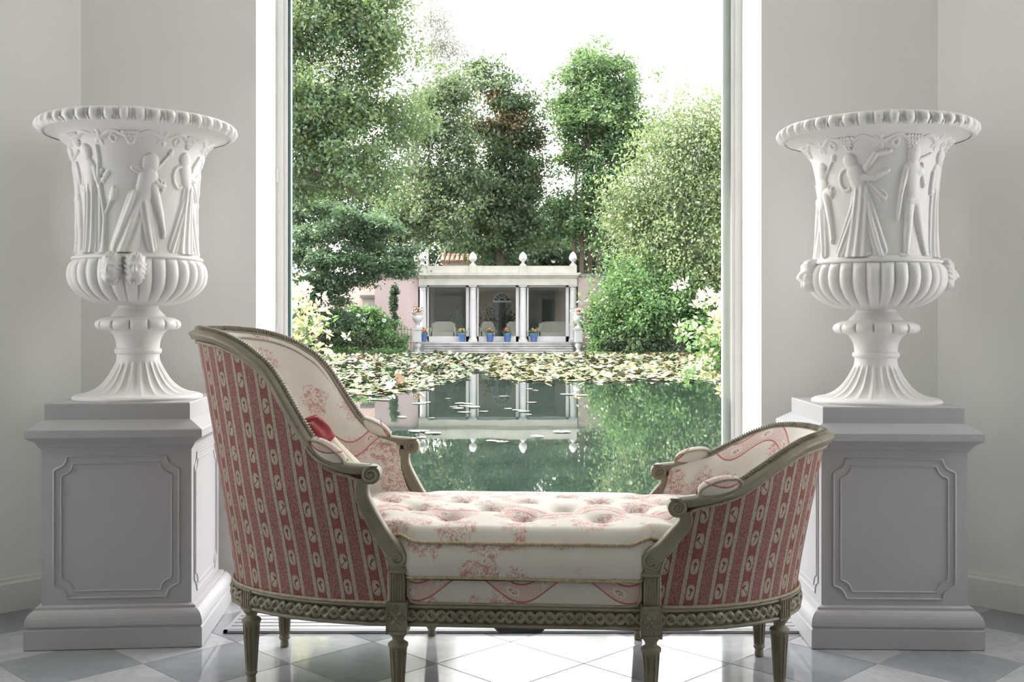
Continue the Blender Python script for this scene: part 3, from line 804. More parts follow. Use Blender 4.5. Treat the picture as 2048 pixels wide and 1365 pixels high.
def build_end(key):
    E = ENDS[key]; s = E['s']; nph = 121
    ph = np.linspace(-90, 90, nph); zc = crest_z(E, ph)
    ref = shell(E, ph, .55); arc = np.concatenate([[0], np.cumsum(np.linalg.norm(np.diff(ref[:, :2], axis=0), axis=1))]) * 1.02
    tt = np.linspace(0, 1, 46)
    # outside striped covering
    Z = .284 + (zc[None, :] - .012 - .284) * tt[:, None]; PH = np.ones(46)[:, None] * ph
    P = shell(E, PH, Z)
    # the stripes run straight: measured along a plainly leaning shell, not along the swept arm
    kz = np.clip((Z - .28) / (E['zt'][1][0] - .28), 0, 1) ** 1.15; ueZ = E['rail'] + (E['top'] - E['rail']) * kz
    ucl = .388 + .17 * (Z - .28); xx = (np.abs(P[..., 0]) - ucl) / (ueZ - ucl)
    a90 = arc[-1] / 2; tab = np.linspace(0, 90, 61); ta = np.interp(tab, ph, arc) - a90
    al = np.where(xx > 0, np.interp(np.degrees(np.arccos(np.clip(xx, 0, 1))), tab, ta), ta[-1] + ucl - np.abs(P[..., 0]))
    uv = np.stack([np.sign(P[..., 1] + 1e-9) * al + (2.0 if s < 0 else 2.031), Z + .012 * 0], -1)
    o = link('outside_cover', grid_mesh('outside_cover', P, STRIPE, uv=uv, flip=(s > 0)), CH)
    o['label'] = 'red striped outside cover with cream ovals'
    # inside toile covering, padded
    zi0 = .36
    Z = zi0 + (zc[None, :] - .006 - zi0) * tt[:, None]
    pad = .020 + .042 * np.sin(np.clip(tt * 1.25, 0, 1) ** .8 * np.pi * .5)[::-1] ** .8
    pad = .021 + .045 * (1 - tt ** 5)
    pin = np.clip((90 - np.abs(ph)) / 12, 0, 1) ** .5
    PH2 = np.ones(46)[:, None] * (ph * .985)
    P = shell(E, PH2, Z, pad[:, None] * (.4 + .6 * pin[None, :]))
    uv = np.stack([np.ones(46)[:, None] * arc * .95 + 1.3 * (s < 0), Z], -1)
    o = link('inside_cover', grid_mesh('inside_cover', P, TOILE, uv=uv, flip=(s < 0)), CH)
    o['label'] = 'cream inside cover printed with red sprigs and ribbons'
    # crest rail: over the back and down along both arms to the scrolls
    path = shell(E, ph, zc - .014); N = plan_normal(E, ph, zc)
    ext = []
    su, sz, sv = .428 * s, zc[0] - .030, .360
    for v in (-1, 1):
        e = path[0 if v < 0 else -1]; k = np.linspace(0, 1, 5)[1:]
        ext.append(np.column_stack([e[0] + (su + .006 * s - e[0]) * k, np.full(4, e[1]), np.full(4, e[2]) - .002 * k]))
    full = np.concatenate([ext[0][::-1], path, ext[1]])
    NN = np.concatenate([np.repeat([[0, -1., 0]], 4, 0), N, np.repeat([[0, 1., 0]], 4, 0)])
    sec = [(-.019, -.014), (.012, -.017), (.017, -.013), (.018, -.006), (.023, -.003), (.024, .003), (.020, .008), (.012, .011), (.008, .014), (-.010, .014), (-.015, .010), (-.020, .008), (-.022, .002), (-.019, -.004)]
    P = sweep_section(full, NN, sec)
    link('crest_rail', grid_mesh('crest_rail', P, WOOD, False, True, flip=(s > 0)), CH)
    # rope carving along the top of the rail
    up = sweep_section(full, NN, [(-.006, .013)])[:, 0]
    rope('rope_carving', up[4:-4][8:-8], .0105, WOOD, CH, pitch=.0092, step=.0018, lobes=2, amp=.26, seg=10)
    # cord under the rail outside and inside
    dz = .025
    gp = shell(E, ph[1:-1], zc[1:-1] - .014 - dz) + N[1:-1] * .004
    side = [shell(E, [p_ * .992] * 12, np.linspace(zc[0] - .05, .30, 12))[:, :] + np.array([0, .004 * np.sign(p_), 0]) for p_ in (-90, 90)]
    bot = shell(E, ph * .985, np.full(nph, .290)) + N * .005
    loop = np.concatenate([gp[2:-2], side[1], bot[::-1], side[0][::-1]])
    rope('cord_trim', loop, .0048, GIMP, CH, closed=True, pitch=.012, step=.004)
    gi = shell(E, ph[2:-2] * .98, zc[2:-2] - .012 - .016, .027)
    rope('inner_cord', gi, .0038, GIMP, CH, pitch=.011, step=.004)
    # arms: scroll, swept support, lower scroll, fluted post, carved block
    for v in (-1, 1):
        y = sv * v
        b = MB()
        V, Fc = None, None
        th = np.linspace(0, 2 * np.pi, 28, endpoint=False)
        out = np.column_stack([su + .0265 * np.cos(th), sz + .0265 * np.sin(th)])
        V, Fc = prism(out, y - .0225, y + .0225); b.add(V, Fc)
        for fy in (-1, 1):
            b.tube(spiral_path(su, sz, y + fy * .0225, .0225, 1.8, math.pi / 2, s * -1), np.linspace(.0052, .0034, 60), 6)
            b.ellipsoid((su, y + fy * .0225, sz), (.006, .005, .006), 8, 6)
        b.tube([(su - s * .02, y - .0225, sz + .024), (su + s * .012, y - .0225, sz + .024)], .003, 5)
        b.obj('arm_scroll', WOOD, CH, smooth=False)
        # swept support
        zb = .435; zt_ = sz - .012
        zs = np.linspace(zt_, zb, 24)
        uu = np.interp(zs, *E['uc'])
        # a sweep that swings forward at the foot
        ctrl = spline([(E['uc'][1][-2] - .002, zt_), (E['uc'][1][-2] - .002, zt_ - .25 * (zt_ - zb)), (E['uc'][1][3] - .006, zt_ - .56 * (zt_ - zb)), (.392, zt_ - .82 * (zt_ - zb)), (.356, zb - .004)], 30)
        bz = .337 + .023 * np.clip((ctrl[:, 1] - .30) / .3, 0, 1)
        pth = np.column_stack([s * ctrl[:, 0], v * bz, ctrl[:, 1]])
        T = np.gradient(pth, axis=0); T /= np.linalg.norm(T, axis=1)[:, None]
        Yv = np.repeat([[0, 1., 0]], 30, 0); Nn = np.cross(T, Yv); Nn /= np.linalg.norm(Nn, axis=1)[:, None]
        wd = np.linspace(.0165, .0235, 30)
        sec2 = np.array([(-1, -.019), (-.8, -.022), (-.35, -.0185), (.35, -.0185), (.8, -.022), (1, -.019), (1, .019), (.8, .022), (.35, .0185), (-.35, .0185), (-.8, .022), (-1, .019)])
        P = pth[:, None] + (sec2[None, :, 0] * wd[:, None])[..., None] * Nn[:, None] + sec2[None, :, 1, None] * Yv[:, None]
        link('arm_support', grid_mesh('arm_support', P, WOOD, False, True, flip=(s < 0)), CH)
        b = MB(); cx, cz, yy = s * .357, .421, v * .341
        out = np.column_stack([cx + .029 * np.cos(th), cz + .031 * np.sin(th)])
        V, Fc = prism(out, yy - .023, yy + .023); b.add(V, Fc)
        for fy in (-1, 1):
            b.tube(spiral_path(cx - s * .001, cz, yy + fy * .023, .0235, 1.7, math.pi * .5, s), np.linspace(.0055, .0036, 60), 6)
        b.obj('lower_scroll', WOOD, CH)
        b = MB(); b.box(cx - .027, cx + .027, yy - .026, yy + .026, .381, .389); b.box(cx - .024, cx + .024, yy - .0235, yy + .0235, .389, .394)
        b.box(cx - .0215, cx + .0215, yy - .020, yy + .020, .295, .381)
        for k in range(6):
            x_ = cx + (-.0185 + k * .0074)
            b.tube([(x_, yy - .020, .300), (x_, yy - .020, .377)], .0027, 6); b.tube([(x_, yy + .020, .300), (x_, yy + .020, .377)], .0027, 6)
        b.obj('fluted_post', WOOD, CH)
        b = MB(); b.box(cx - .0300, cx + .0300, yy - .028, yy + .028, .209, .299)
        for fy in (-1, 1):
            fy_ = yy + fy * .028
            for a in (45, 135, 225, 315):
                M_ = Matrix.Rotation(math.radians(-a), 4, 'Y')
                b.ellipsoid((cx + .0125 * math.cos(math.radians(a)), fy_, .254 + .0165 * math.sin(math.radians(a))), (.013, .006, .0058), 8, 6, M_)
            for a in (0, 90, 180, 270):
                b.ellipsoid((cx + .019 * math.cos(math.radians(a)), fy_, .254 + .030 * math.sin(math.radians(a))), (.0055, .004, .0055), 8, 6)
            b.ellipsoid((cx, fy_, .254), (.006, .007, .006), 8, 6)
            for x0, x1, z0, z1 in ((-.030, .030, .292, .299), (-.030, .030, .209, .216), (-.030, -.0255, .209, .299), (.0255, .030, .209, .299)):
                b.box(cx + x0, cx + x1, fy_ - .004, fy_ + .004, z0, z1)
        b.obj('carved_block', WOOD, CH)
        # padded arm rest
        pc = 79 * v if key == 'L' else 77.5 * v
        c0 = shell(E, pc, crest_z(E, pc) + .008); c1 = shell(E, pc + 3 * v, crest_z(E, pc + 3 * v)) - shell(E, pc - 3 * v, crest_z(E, pc - 3 * v))
        M_ = Vector(c1).to_track_quat('X', 'Z').to_matrix().to_4x4()
        seg, rg = 28, 16
        p_ = np.linspace(0, np.pi, rg + 1); t_h = np.linspace(0, 2 * np.pi, seg, endpoint=False)
        X_ = -np.cos(p_)[:, None] * .062 + 0 * t_h; rr = np.sin(p_)[:, None] ** .75
        Pp = np.stack([X_, rr * np.cos(t_h) * .027, rr * np.sin(t_h) * .029], -1)
        uvp = np.stack([X_ + 2.0 + .1 * v, rr * np.sin(t_h) * .03 + .17 + 0 * X_], -1)
        Pw = Pp.reshape(-1, 3) @ np.array(M_.to_3x3()).T + c0
        pad_o = link('arm_pad', grid_mesh('arm_pad', Pw.reshape(Pp.shape), TOILE, False, True, uv=uvp, flip=True), CH)
        ang = np.linspace(0, 2 * np.pi, 50, endpoint=False)
        ring = np.column_stack([.064 * np.cos(ang), np.full(50, .0), .026 * np.sin(ang) - .004]); ring[:, 1] = v * s * -1 * .0
        # the cord lies on the outer and inner cheek
        for ck in (-1, 1):
            r3 = ring.copy(); r3[:, 1] = ck * .021 * np.sqrt(np.clip(1 - .55 * np.cos(ang) ** 2, .1, 1)); r3[:, 2] = .023 * np.sin(ang) - .004
            rope('pad_cord', (r3 @ np.array(M_.to_3x3()).T + c0), .003, GIMP, pad_o, closed=True, pitch=.009, step=.004)

def seat_rail():
    """closed plan loop of the rail with outward normals"""
    pts = []
    for u in np.linspace(-.36, .36, 40)[:-1]: pts.append((u, -.337))
    for a in np.linspace(-90, 90, 70)[:-1]: pts.append((.36 + .462 * math.cos(math.radians(a)), .337 * math.sin(math.radians(a))))
    for u in np.linspace(.36, -.36, 40)[:-1]: pts.append((u, .337))
    for a in np.linspace(90, 270, 80)[:-1]: pts.append((-.36 + .570 * math.cos(math.radians(a)), .337 * math.sin(math.radians(a))))
    p = resample(np.array(pts), .004, True)
    T = np.roll(p, -1, 0) - np.roll(p, 1, 0); T /= np.linalg.norm(T, axis=1)[:, None]
    return p, np.column_stack([T[:, 1], -T[:, 0]])
RP, RN = seat_rail()
sec = [(-.030, .285), (.009, .286), (.0125, .283), (.0125, .280), (.009, .277), (.004, .2755), (.004, .2365), (.009, .2345), (.0125, .232), (.0125, .2275), (.009, .2245), (-.030, .224)]
P = np.stack([np.column_stack([RP + RN * n_, np.full(len(RP), z_)]) for n_, z_ in sec], 1)
link('seat_rail', grid_mesh('seat_rail', P, WOOD, True, True, smooth=False), CH)
sl = np.arange(len(RP)) * .004; nper = round(len(RP) * .004 / .056); kk = 2 * np.pi * nper / (len(RP) * .004)
for sg in (0, np.pi):
    zz = .2558 + .0118 * np.sin(kk * sl + sg); nn = .0075 + .0028 * np.sin(2 * kk * sl + 2 * sg + sg)
    path = np.column_stack([RP + RN * nn[:, None], zz])
    link('carved_braid', grid_mesh('carved_braid', tube_grid(path, .0068, 8, True), WOOD, True, True), CH)
b = MB()
for i in range(2 * nper):
    j = int(round((i + .5) * (len(RP) / (2 * nper)))) % len(RP)
    q = RP[j] + RN[j] * .005
    b.ellipsoid((q[0], q[1], .2558), (.0072, .0062, .0072), 8, 6)
tag(b.obj('braid_bead', WOOD, CH, smooth=True), kind='stuff')

def leg_mesh(name, h):
    def fl(R, TH, Z):
        k = np.clip((Z - .040) / .006, 0, 1) * np.clip((h - .047 - Z) / .006, 0, 1)
        return R * (1 - k * .17 * (np.abs(np.sin(TH * 5)) ** 4 < .35) * 1.0 + .0)
    prof = [(.010, 0), (.0135, .002), (.0145, .012), (.0125, .022), (.0165, .027), (.0185, .031), (.0185, .036), (.0165, .039)]
    prof += [(.0170 + (.0255 - .0170) * t, .040 + (h - .087) * t) for t in np.linspace(0, 1, 14)]
    prof += [(.0262, h - .045), (.0288, h - .041), (.0288, h - .034), (.0255, h - .031), (.0175, h - .026), (.0165, h - .021), (.019, h - .014), (.0245, h - .008), (.0265, h - .002), (.0265, h)]
    return MB().lathe(prof, 60, fn=fl).mesh(name, WOOD)
lm, le = leg_mesh('leg', .210), leg_mesh('leg_end', .226)
for v in (-1, 1):
    for s in (-1, 1): link('leg', lm, CH, (s * .357, v * .341, 0))
    for uc_, a_ in ((-.36, -.570), (.36, .462)):
        an = math.radians(33.5); q = (uc_ + a_ * math.cos(an), v * .337 * math.sin(an))
        nv = Vector((math.cos(an) / abs(a_) * np.sign(a_), v * math.sin(an) / .337, 0)).normalized()
        qx, qy = q[0] - nv.x * .006, q[1] - nv.y * .006
        link('leg', le, CH, (qx, qy, 0))
        b = MB(); M_ = Matrix.Translation((qx, qy, 0)) @ Matrix.Rotation(math.atan2(nv.y, nv.x), 4, 'Z')
        b.box(-.02, .021, -.026, .026, .222, .287, M_)
        for k in range(4):
            p0 = M_ @ Vector((.021, -.018 + k * .012, .229)); p1 = M_ @ Vector((.021, -.018 + k * .012, .281)); b.tube([p0[:], p1[:]], .0042, 6)
        b.obj('end_block', WOOD, CH)
build_end('L'); build_end('R')

# seat front and back strips of toile with their cord
for v in (-1, 1):
    uu = np.linspace(-.334, .334, 60); zz = np.linspace(.284, .362, 12)
    UU, ZZ = np.meshgrid(uu, zz, indexing='ij')
    bul = .008 * np.clip(1 - ((ZZ - .323) / .042) ** 4, 0, 1) * np.clip((.334 - np.abs(UU)) / .02, 0, 1) ** .5
    P = np.stack([UU, v * (.332 + bul), ZZ], -1)
    uv = np.stack([UU + .08, ZZ - .285 + .155], -1)
    o = link('seat_front_cover', grid_mesh('seat_front_cover', P, TOILE, uv=uv, flip=(v > 0)), CH)
    r_ = .02
    lp = [(-.33, .36), (-.33, .31), (-.318, .292), (-.30, .289), (.30, .289), (.318, .292), (.33, .31), (.33, .36)]
    lp = np.array(lp); rope('cord_trim', np.column_stack([lp[:, 0], np.full(8, v * .339), lp[:, 1]]), .0042, GIMP, CH, pitch=.011)
# seat deck below the cushion and sagging dark lining underneath
dk = [(x * .965, y * .94) for x, y in RP[::12]]
nd = len(dk)
V = [(x, y, .356) for x, y in dk] + [(x, y, .24) for x, y in dk]
link('seat_deck', raw_mesh('seat_deck', V, [tuple(range(nd)), tuple(range(2 * nd - 1, nd - 1, -1))] + [(i, nd + i, nd + (i + 1) % nd, (i + 1) % nd) for i in range(nd)], simple('deck_cloth', (.30, .25, .2), .9), False), CH)
LIN = simple('dark_lining', (.09, .093, .105), .9, .15, 20)
uu = np.linspace(-.125, .125, 30); vv = np.linspace(-.28, .05, 16); UU, VV = np.meshgrid(uu, vv, indexing='ij')
tr = np.clip((.125 - np.abs(UU)) / .07, 0, 1); tr = tr * tr * (3 - 2 * tr); tv = np.clip((.165 - np.abs(VV + .115)) / .09, 0, 1); tv = tv * tv * (3 - 2 * tv)
P = np.stack([UU - .02, VV, .238 - .072 * tr * tv], -1)
link('sagging_lining', grid_mesh('sagging_lining', P, LIN), CH)

# ---- the tufted cushion (a loose thing on the seat)
CU = tag(empty('seat_cushion', (.0547, 3.373, .357), -.065), 'cream tufted seat cushion printed with red toile scenes, on the chaise', 'cushion')
def cw(u):
    u = np.asarray(u, float)
    e = np.where(u < 0, .30 * np.sqrt(np.clip(1 - (np.clip(-u - .42, 0, 9) / .462) ** 2, 0, 1)), .30 * np.sqrt(np.clip(1 - (np.clip(u - .42, 0, 9) / .355) ** 2, 0, 1)))
    t = np.clip((.372 - np.abs(u)) / .055, 0, 1); t = t * t * (3 - 2 * t)
    return e + (.358 - e) * t
t = np.linspace(0, 1, 150); t = .5 - .5 * np.cos(np.pi * t)
us = -.880 + (.880 + .773) * t
ss = np.sin(np.linspace(-1, 1, 71) * np.pi / 2)
UU = us[:, None] + 0 * ss; W = np.maximum(cw(us), .004)[:, None]; VV = W * ss
TUFT = []
for r_, v0 in enumerate((-.20, -.07, .06, .19)):
    for k in range(-4, 5):
        u0 = k * .225 + (.1125 if r_ % 2 else 0) - .005
        if abs(v0) < cw(u0) - .07 and -.80 < u0 < .70: TUFT.append((u0, v0))
edge = np.clip((W - np.abs(VV)) / .045, 0, 1); edge_u = np.clip(np.minimum(us + .88, .773 - us) / .05, 0, 1)[:, None]
rise = (1 - (1 - edge) ** 2.2) * (1 - (1 - edge_u) ** 2)
ZT = .108 + .036 * rise + .026 * rise * (1 - (VV / .37) ** 2)
for u0, v0 in TUFT:
    d = np.hypot(UU - u0, VV - v0)
    ZT -= .020 * np.exp(-(d / .030) ** 2) + .012 * np.exp(-(d / .075) ** 2)
    for u1, v1 in TUFT:           # pleats between neighbouring tufts
        L = math.hypot(u1 - u0, v1 - v0)
        if 0 < L < .19 and u1 > u0:
            q = np.clip(((UU - u0) * (u1 - u0) + (VV - v0) * (v1 - v0)) / L ** 2, 0, 1)
            dd = np.hypot(UU - u0 - q * (u1 - u0), VV - v0 - q * (v1 - v0)); ZT -= .0065 * np.exp(-(dd / .016) ** 2)
P = np.stack([UU, VV, ZT], -1)
uv = np.stack([UU + 5.0, VV + 3.0], -1)
o = link('cushion_top', grid_mesh('cushion_top', P, TOILE2, uv=uv), CU)
# boxing
out = np.concatenate([np.column_stack([us, -W[:, 0]]), np.column_stack([us, W[:, 0]])[::-1]])
out = resample(out, .01, True); T = np.roll(out, -1, 0) - np.roll(out, 1, 0); T /= np.linalg.norm(T, axis=1)[:, None]; NO = np.column_stack([T[:, 1], -T[:, 0]])
zz = np.linspace(0, 1, 12)
corner = np.exp(-((np.abs(out[:, 0]) - .345) / .03) ** 2)
ztop = .108 + .014 * corner
bulge = .012 * np.sin(np.pi * zz)
P = np.stack([np.column_stack([out + NO * (bulge[k] - .010 * (zz[k] < .05)), .004 + (ztop - .004) * zz[k]]) for k in range(12)], 1)
ar = np.cumsum(np.r_[0, np.linalg.norm(np.diff(out, axis=0), axis=1)])
uv = np.stack([ar[:, None] * np.ones(12) + 7.1, np.ones(len(out))[:, None] * (zz * .11) + .215], -1)
link('cushion_side', grid_mesh('cushion_side', P, TOILE2, True, False, uv=uv), CU)
o2 = out[::4]; nb = len(o2)
link('cushion_base', raw_mesh('cushion_base', [(x, y, .0035) for x, y in o2], [tuple(range(nb))[::-1]], GIMP, False), CU)
top_path = np.column_stack([out + NO * .003, ztop + .001])
rope('cushion_cord', top_path, .0048, GIMP2, CU, closed=True, pitch=.012)
wv = .004 * np.sin(ar * 9)
rope('cushion_cord', np.column_stack([out + NO * .002, np.full(len(out), .010) + wv * .5]), .0048, GIMP2, CU, closed=True, pitch=.012)
for u0, v0 in TUFT:
    z0 = ZT[np.argmin(np.abs(us - u0)), np.argmin(np.abs(ss - v0 / cw(u0)))]
    MB().ellipsoid((u0, v0, z0 + .002), (.008, .008, .004), 10, 6).obj('tuft_button', GIMP, CU, smooth=True)

# ---- small pillow with a gathered red top, tucked in the corner of the tall end
REDC = simple('red_cloth', (.26, .022, .024), .75, .25, 30, .2, 90)
PLEAT = simple('cream_cloth', (.55, .50, .38), .8, .08, 30)
A = at(616, 868, 3.15); B = at(697, 985, 3.20)
PI_ = tag(empty('small_pillow', tuple(B)), 'small pleated cream pillow with a gathered red top, behind the near arm', 'pillow')
ax = (A - B)
th = np.linspace(0, 2 * np.pi, 96, endpoint=False); tt = np.linspace(0, 1, 24)
q = ax.to_track_quat('Z', 'Y').to_matrix()
def bag(t0, t1, r0, r1, folds, fa, flat=.62, n=24, bulge=.0):
    tt = np.linspace(0, 1, n)
    R = (r0 + (r1 - r0) * tt + bulge * np.sin(np.pi * tt))[:, None] * (1 + fa * np.sin(folds * th)[None, :] * (.4 + .6 * tt[:, None]))
    P = np.stack([R * np.cos(th), R * np.sin(th) * flat, (t0 + (t1 - t0) * tt)[:, None] * ax.length + 0 * R], -1)
    return P @ np.array(q).T
bp = bag(0, .86, .108, .066, 30, .022, .8)
cap_ = np.concatenate([np.zeros((1, 96, 3)), bp], 0)
link('pleated_body', grid_mesh('pleated_body', cap_, PLEAT, False, True), PI_)
rp = bag(.80, 1.14, .072, .060, 8, .07, .85, 14, .010)
tip = rp[-1].mean(0)
close = [rp[-1] * k + tip * (1 - k) + np.array(q).T[2] * .010 * (1 - k) for k in (.8, .55, .3, .1, 0)]
# folds that run into the gathered middle
close = [c_ + np.array(q).T[2] * .006 * (np.sin(7 * th) * (1 - abs(.5 - i / 4)))[:, None] for i, c_ in enumerate(close)]
link('gathered_top', grid_mesh('gathered_top', np.concatenate([rp, np.array(close)], 0), REDC, False, True), PI_)
b = MB(); b.tube([(Vector(rp[0][i]) * 1.01)[:] for i in range(0, 96, 3)], .004, 6, True)
tl = Vector(rp[0][76]); b.tube([tl[:], (tl + Vector((-.012, -.016, -.004)))[:], (tl + Vector((-.008, -.022, -.020)))[:]], [.005, .006, .007], 6)
b.obj('tie_cord', REDC, PI_, smooth=True)
# ================================================================== the garden: ground and pond
WZ = CAM_Z - 57 / F_PX * 48            # water level
GZ = WZ + 0.10
SOIL = simple('garden_ground', (0.045, 0.07, 0.025), 0.9, 0.35, 1.2, 0.4, 8)
t_ = NT('pond_water'); c_ = t_.coord('Object')
t_.set(Base_Color=(0.012, 0.022, 0.018), Roughness=0.015, IOR=1.5)
st = t_.node('ShaderNodeMapping', Vector=c_); st.inputs['Scale'].default_value = (1.0, 0.55, 1.0)
t_.bump(t_.noise(st.outputs[0], 2.2, 3, 0.5), 0.03, 0.02)
WATER = t_.m
o = link('pond_water', raw_mesh('pond_water', [(-14, DEEP + .02, WZ), (14, DEEP + .02, WZ), (14, 47.2, WZ), (-14, 47.2, WZ)], [(0, 1, 2, 3)], WATER, False))
struct(o)
def bank(name, pts):
    pts = [(x, y) for x, y in pts]; k = len(pts)
    V = [(x, y, GZ) for x, y in pts] + [(x, y, WZ - .4) for x, y in pts]
    Fc = [tuple(range(k)), tuple(range(2 * k - 1, k - 1, -1))] + [(i, k + i, k + (i + 1) % k, (i + 1) % k) for i in range(k)]
    return struct(link(name, raw_mesh(name, V, Fc, SOIL, False)))
def shore(x0, y0, x1, y1, k=18, amp=.35):
    return [(x0 + (x1 - x0) * i / k + random.uniform(-amp, amp) * (0 < i < k), y0 + (y1 - y0) * i / k + random.uniform(-amp, amp) * (0 < i < k)) for i in range(k + 1)]
PX0, PX1 = -4.8, 3.7
bank('ground_far_left', [(-90, 44.6), (-90, 130), (-4.35, 130), (-4.35, 45.4)] + shore(-4.6, 44.7, -9.5, 44.4, 14, .18))
bank('ground_far_right', [(3.25, 45.4), (3.25, 130), (90, 130), (90, 44.6)] + shore(12, 44.6, 3.5, 44.8, 16, .18))
bank('ground_far_middle', [(-4.35, 47.0), (-4.35, 130), (3.25, 130), (3.25, 47.0)])
bank('ground_left', [(-90, 44.6), (-9.3, 44.5)] + shore(-9.0, 43, -8.6, 25, 12) + shore(-7.8, 23, -2.45, 11.0, 8, .2) + [(-2.25, 9.5), (-2.2, DEEP + .3), (-90, DEEP + .3)])
bank('ground_right', [(90, 44.6), (90, DEEP + .3), (2.25, DEEP + .3), (2.3, 9.5)] + shore(2.5, 11, 8.5, 23, 8, .2) + shore(9.8, 25, 11.8, 44.4, 12))

# ================================================================== foliage
def leaf_quads(C, size, tint, up=0.5, aspect=0.55, droop=0.0):
    n = len(C)
    nrm = RNG.normal(size=(n, 3)); nrm[:, 2] += up * 2.0; nrm /= np.linalg.norm(nrm, axis=1)[:, None]
    a = RNG.normal(size=(n, 3)); a[:, 2] -= droop; a -= nrm * (a * nrm).sum(1)[:, None]; a /= np.linalg.norm(a, axis=1)[:, None]
    b = np.cross(nrm, a); s = (size * RNG.uniform(.6, 1.25, n))[:, None]
    V = np.stack([C - a * s, C + b * s * aspect, C + a * s, C - b * s * aspect], 1)
    V[:, 1] += nrm * s * .18; V[:, 3] += nrm * s * .18
    return V.reshape(-1, 3), np.arange(4 * n).reshape(n, 4), np.repeat(tint, 4)

def crown_points(blobs, n_cl, per, cr, shell_bias=.5, zs=0.75):
    """blobs: (centre, (rx, ry, rz)); clumps of leaves inside them"""
    vol = np.array([(r[0] * r[1] * r[2]) ** .75 for _, r in blobs]); vol /= vol.sum()
    idx = RNG.choice(len(blobs), n_cl, p=vol)
    C = np.array([b[0][:] for b in blobs])[idx]; R = np.array([b[1] for b in blobs])[idx]
    d = RNG.normal(size=(n_cl, 3)); d /= np.linalg.norm(d, axis=1)[:, None]
    rad = RNG.uniform(shell_bias ** 3, 1, n_cl) ** (1 / 3)
    n_big = max(6, n_cl // 8)
    BC = C[:n_big] + (d * R * rad[:, None])[:n_big]
    K = BC[RNG.integers(0, n_big, n_cl)] + RNG.normal(size=(n_cl, 3)) * np.array([1, 1, zs]) * np.minimum(cr * 1.15, R.min(1)[:, None] * .5)
    L = np.repeat(K, per, 0); off = RNG.normal(size=L.shape) * np.array([1, 1, zs]) * cr * .55
    return K, L + off

def foliage(parent, mat, blobs, n_cl, per, cr, leaf, up=.5, aspect=.55, zs=.75, bias=.5, droop=0., name='foliage', alt=None):
    K, L = crown_points(blobs, n_cl, per, cr, bias, zs)
    ct = np.repeat(RNG.uniform(0, 1, n_cl) * .55, per); tint = ct + RNG.uniform(0, .45, len(L))
    base = Vector(parent.location)
    V, Fc, ti = leaf_quads(L - np.array(base[:]), leaf, tint, up, aspect, droop)
    o = link(name, raw_mesh(name, V, Fc, mat, False, tint=ti), parent)
    o['kind'] = 'stuff'
    return K

def BL(lst, Y, dk=1.0):
    return [(at(px, py, Y + (e[0] if e else 0)), (rx * Y / F_PX, rx * dk * Y / F_PX, ry * Y / F_PX)) for px, py, rx, ry, *e in lst]

BARK = simple('dark_bark', (0.055, 0.042, 0.03), .9, .3, 5, .5, 25)
BARKP = simple('pale_bark', (0.42, 0.40, 0.36), .8, .45, 9, .4, 25)
def limb(parent, pts, r0, r1, mat, name='branch', wob=.02):
    base = np.array(parent.location[:]); p = spline(np.array([tuple(q) for q in pts]), max(8, 5 * len(pts)))
    L = np.linalg.norm(p[-1] - p[0]); p[1:-1] += RNG.normal(size=(len(p) - 2, 3)) * wob * L * .3
    b = MB().tube(p - base, np.linspace(r0, r1, len(p)), 7)
    return b.obj(name, mat, parent, smooth=True)

def tree(name, label, cat, base, trunk, r0, mat, bark, spec, Y, n_cl, per, cr, leaf, group='garden trees', branches=10, **kw):
    root = tag(empty(name, base), label, cat, group)
    blobs = BL(spec, Y, kw.pop('dk', 1.0)) if not isinstance(spec[0][0], Vector) else spec
    extra = kw.pop('extra', None)
    K = foliage(root, mat, blobs, n_cl, per, cr, leaf, **kw)
    if extra: foliage(root, extra[0], BL(extra[1], Y), extra[2], per, cr, leaf, **kw)
    tp = [Vector(base)] + trunk
    limb(root, tp, r0, r0 * .3, bark, 'trunk')
    pick = K[RNG.choice(len(K), min(branches, len(K)), replace=False)]
    P = np.array([q[:] for q in spline(np.array([tuple(v) for v in tp]), 24)])
    for k in pick:
        cand = P[(P[:, 2] < k[2] - .1)]
        s = cand[-1 - min(len(cand) - 1, RNG.integers(0, 6))] if len(cand) else P[3]
        mid = (s + k) / 2 + np.array([0, 0, .12 * np.linalg.norm(k - s)])
        limb(root, [s, mid, k], r0 * .28, r0 * .05, bark)
    return root

LG = {}
LG['oak'] = m_leaf('oak_leaf', (0.030, 0.070, 0.041), (0.063, 0.122, 0.052), (0.185, 0.244, 0.063))
LG['ash'] = m_leaf('ash_leaf', (0.026, 0.059, 0.037), (0.059, 0.104, 0.052), (0.141, 0.185, 0.063))
LG['ivy'] = m_leaf('ivy_leaf', (0.013, 0.037, 0.018), (0.033, 0.074, 0.031), (0.089, 0.133, 0.044))
LG['lime'] = m_leaf('lime_leaf', (0.022, 0.067, 0.033), (0.052, 0.118, 0.044), (0.148, 0.229, 0.063))
LG['birch'] = m_leaf('birch_leaf', (0.044, 0.085, 0.041), (0.096, 0.152, 0.063), (0.244, 0.296, 0.111))
LG['maple'] = m_leaf('maple_leaf', (.020, .052, .030), (.046, .098, .050), (.095, .165, .070))
LG['bush'] = m_leaf('bush_leaf', (0.026, 0.078, 0.026), (0.059, 0.141, 0.041), (0.133, 0.237, 0.059))
LG['dark'] = m_leaf('evergreen_leaf', (0.010, 0.031, 0.018), (0.022, 0.053, 0.025), (0.052, 0.089, 0.033))
LG['brown'] = m_leaf('withered_leaf', (0.063, 0.048, 0.022), (0.111, 0.081, 0.037), (0.178, 0.141, 0.067))
LG['pale'] = m_leaf('variegated_leaf', (0.311, 0.348, 0.126), (0.518, 0.511, 0.266), (0.651, 0.636, 0.444), .3)
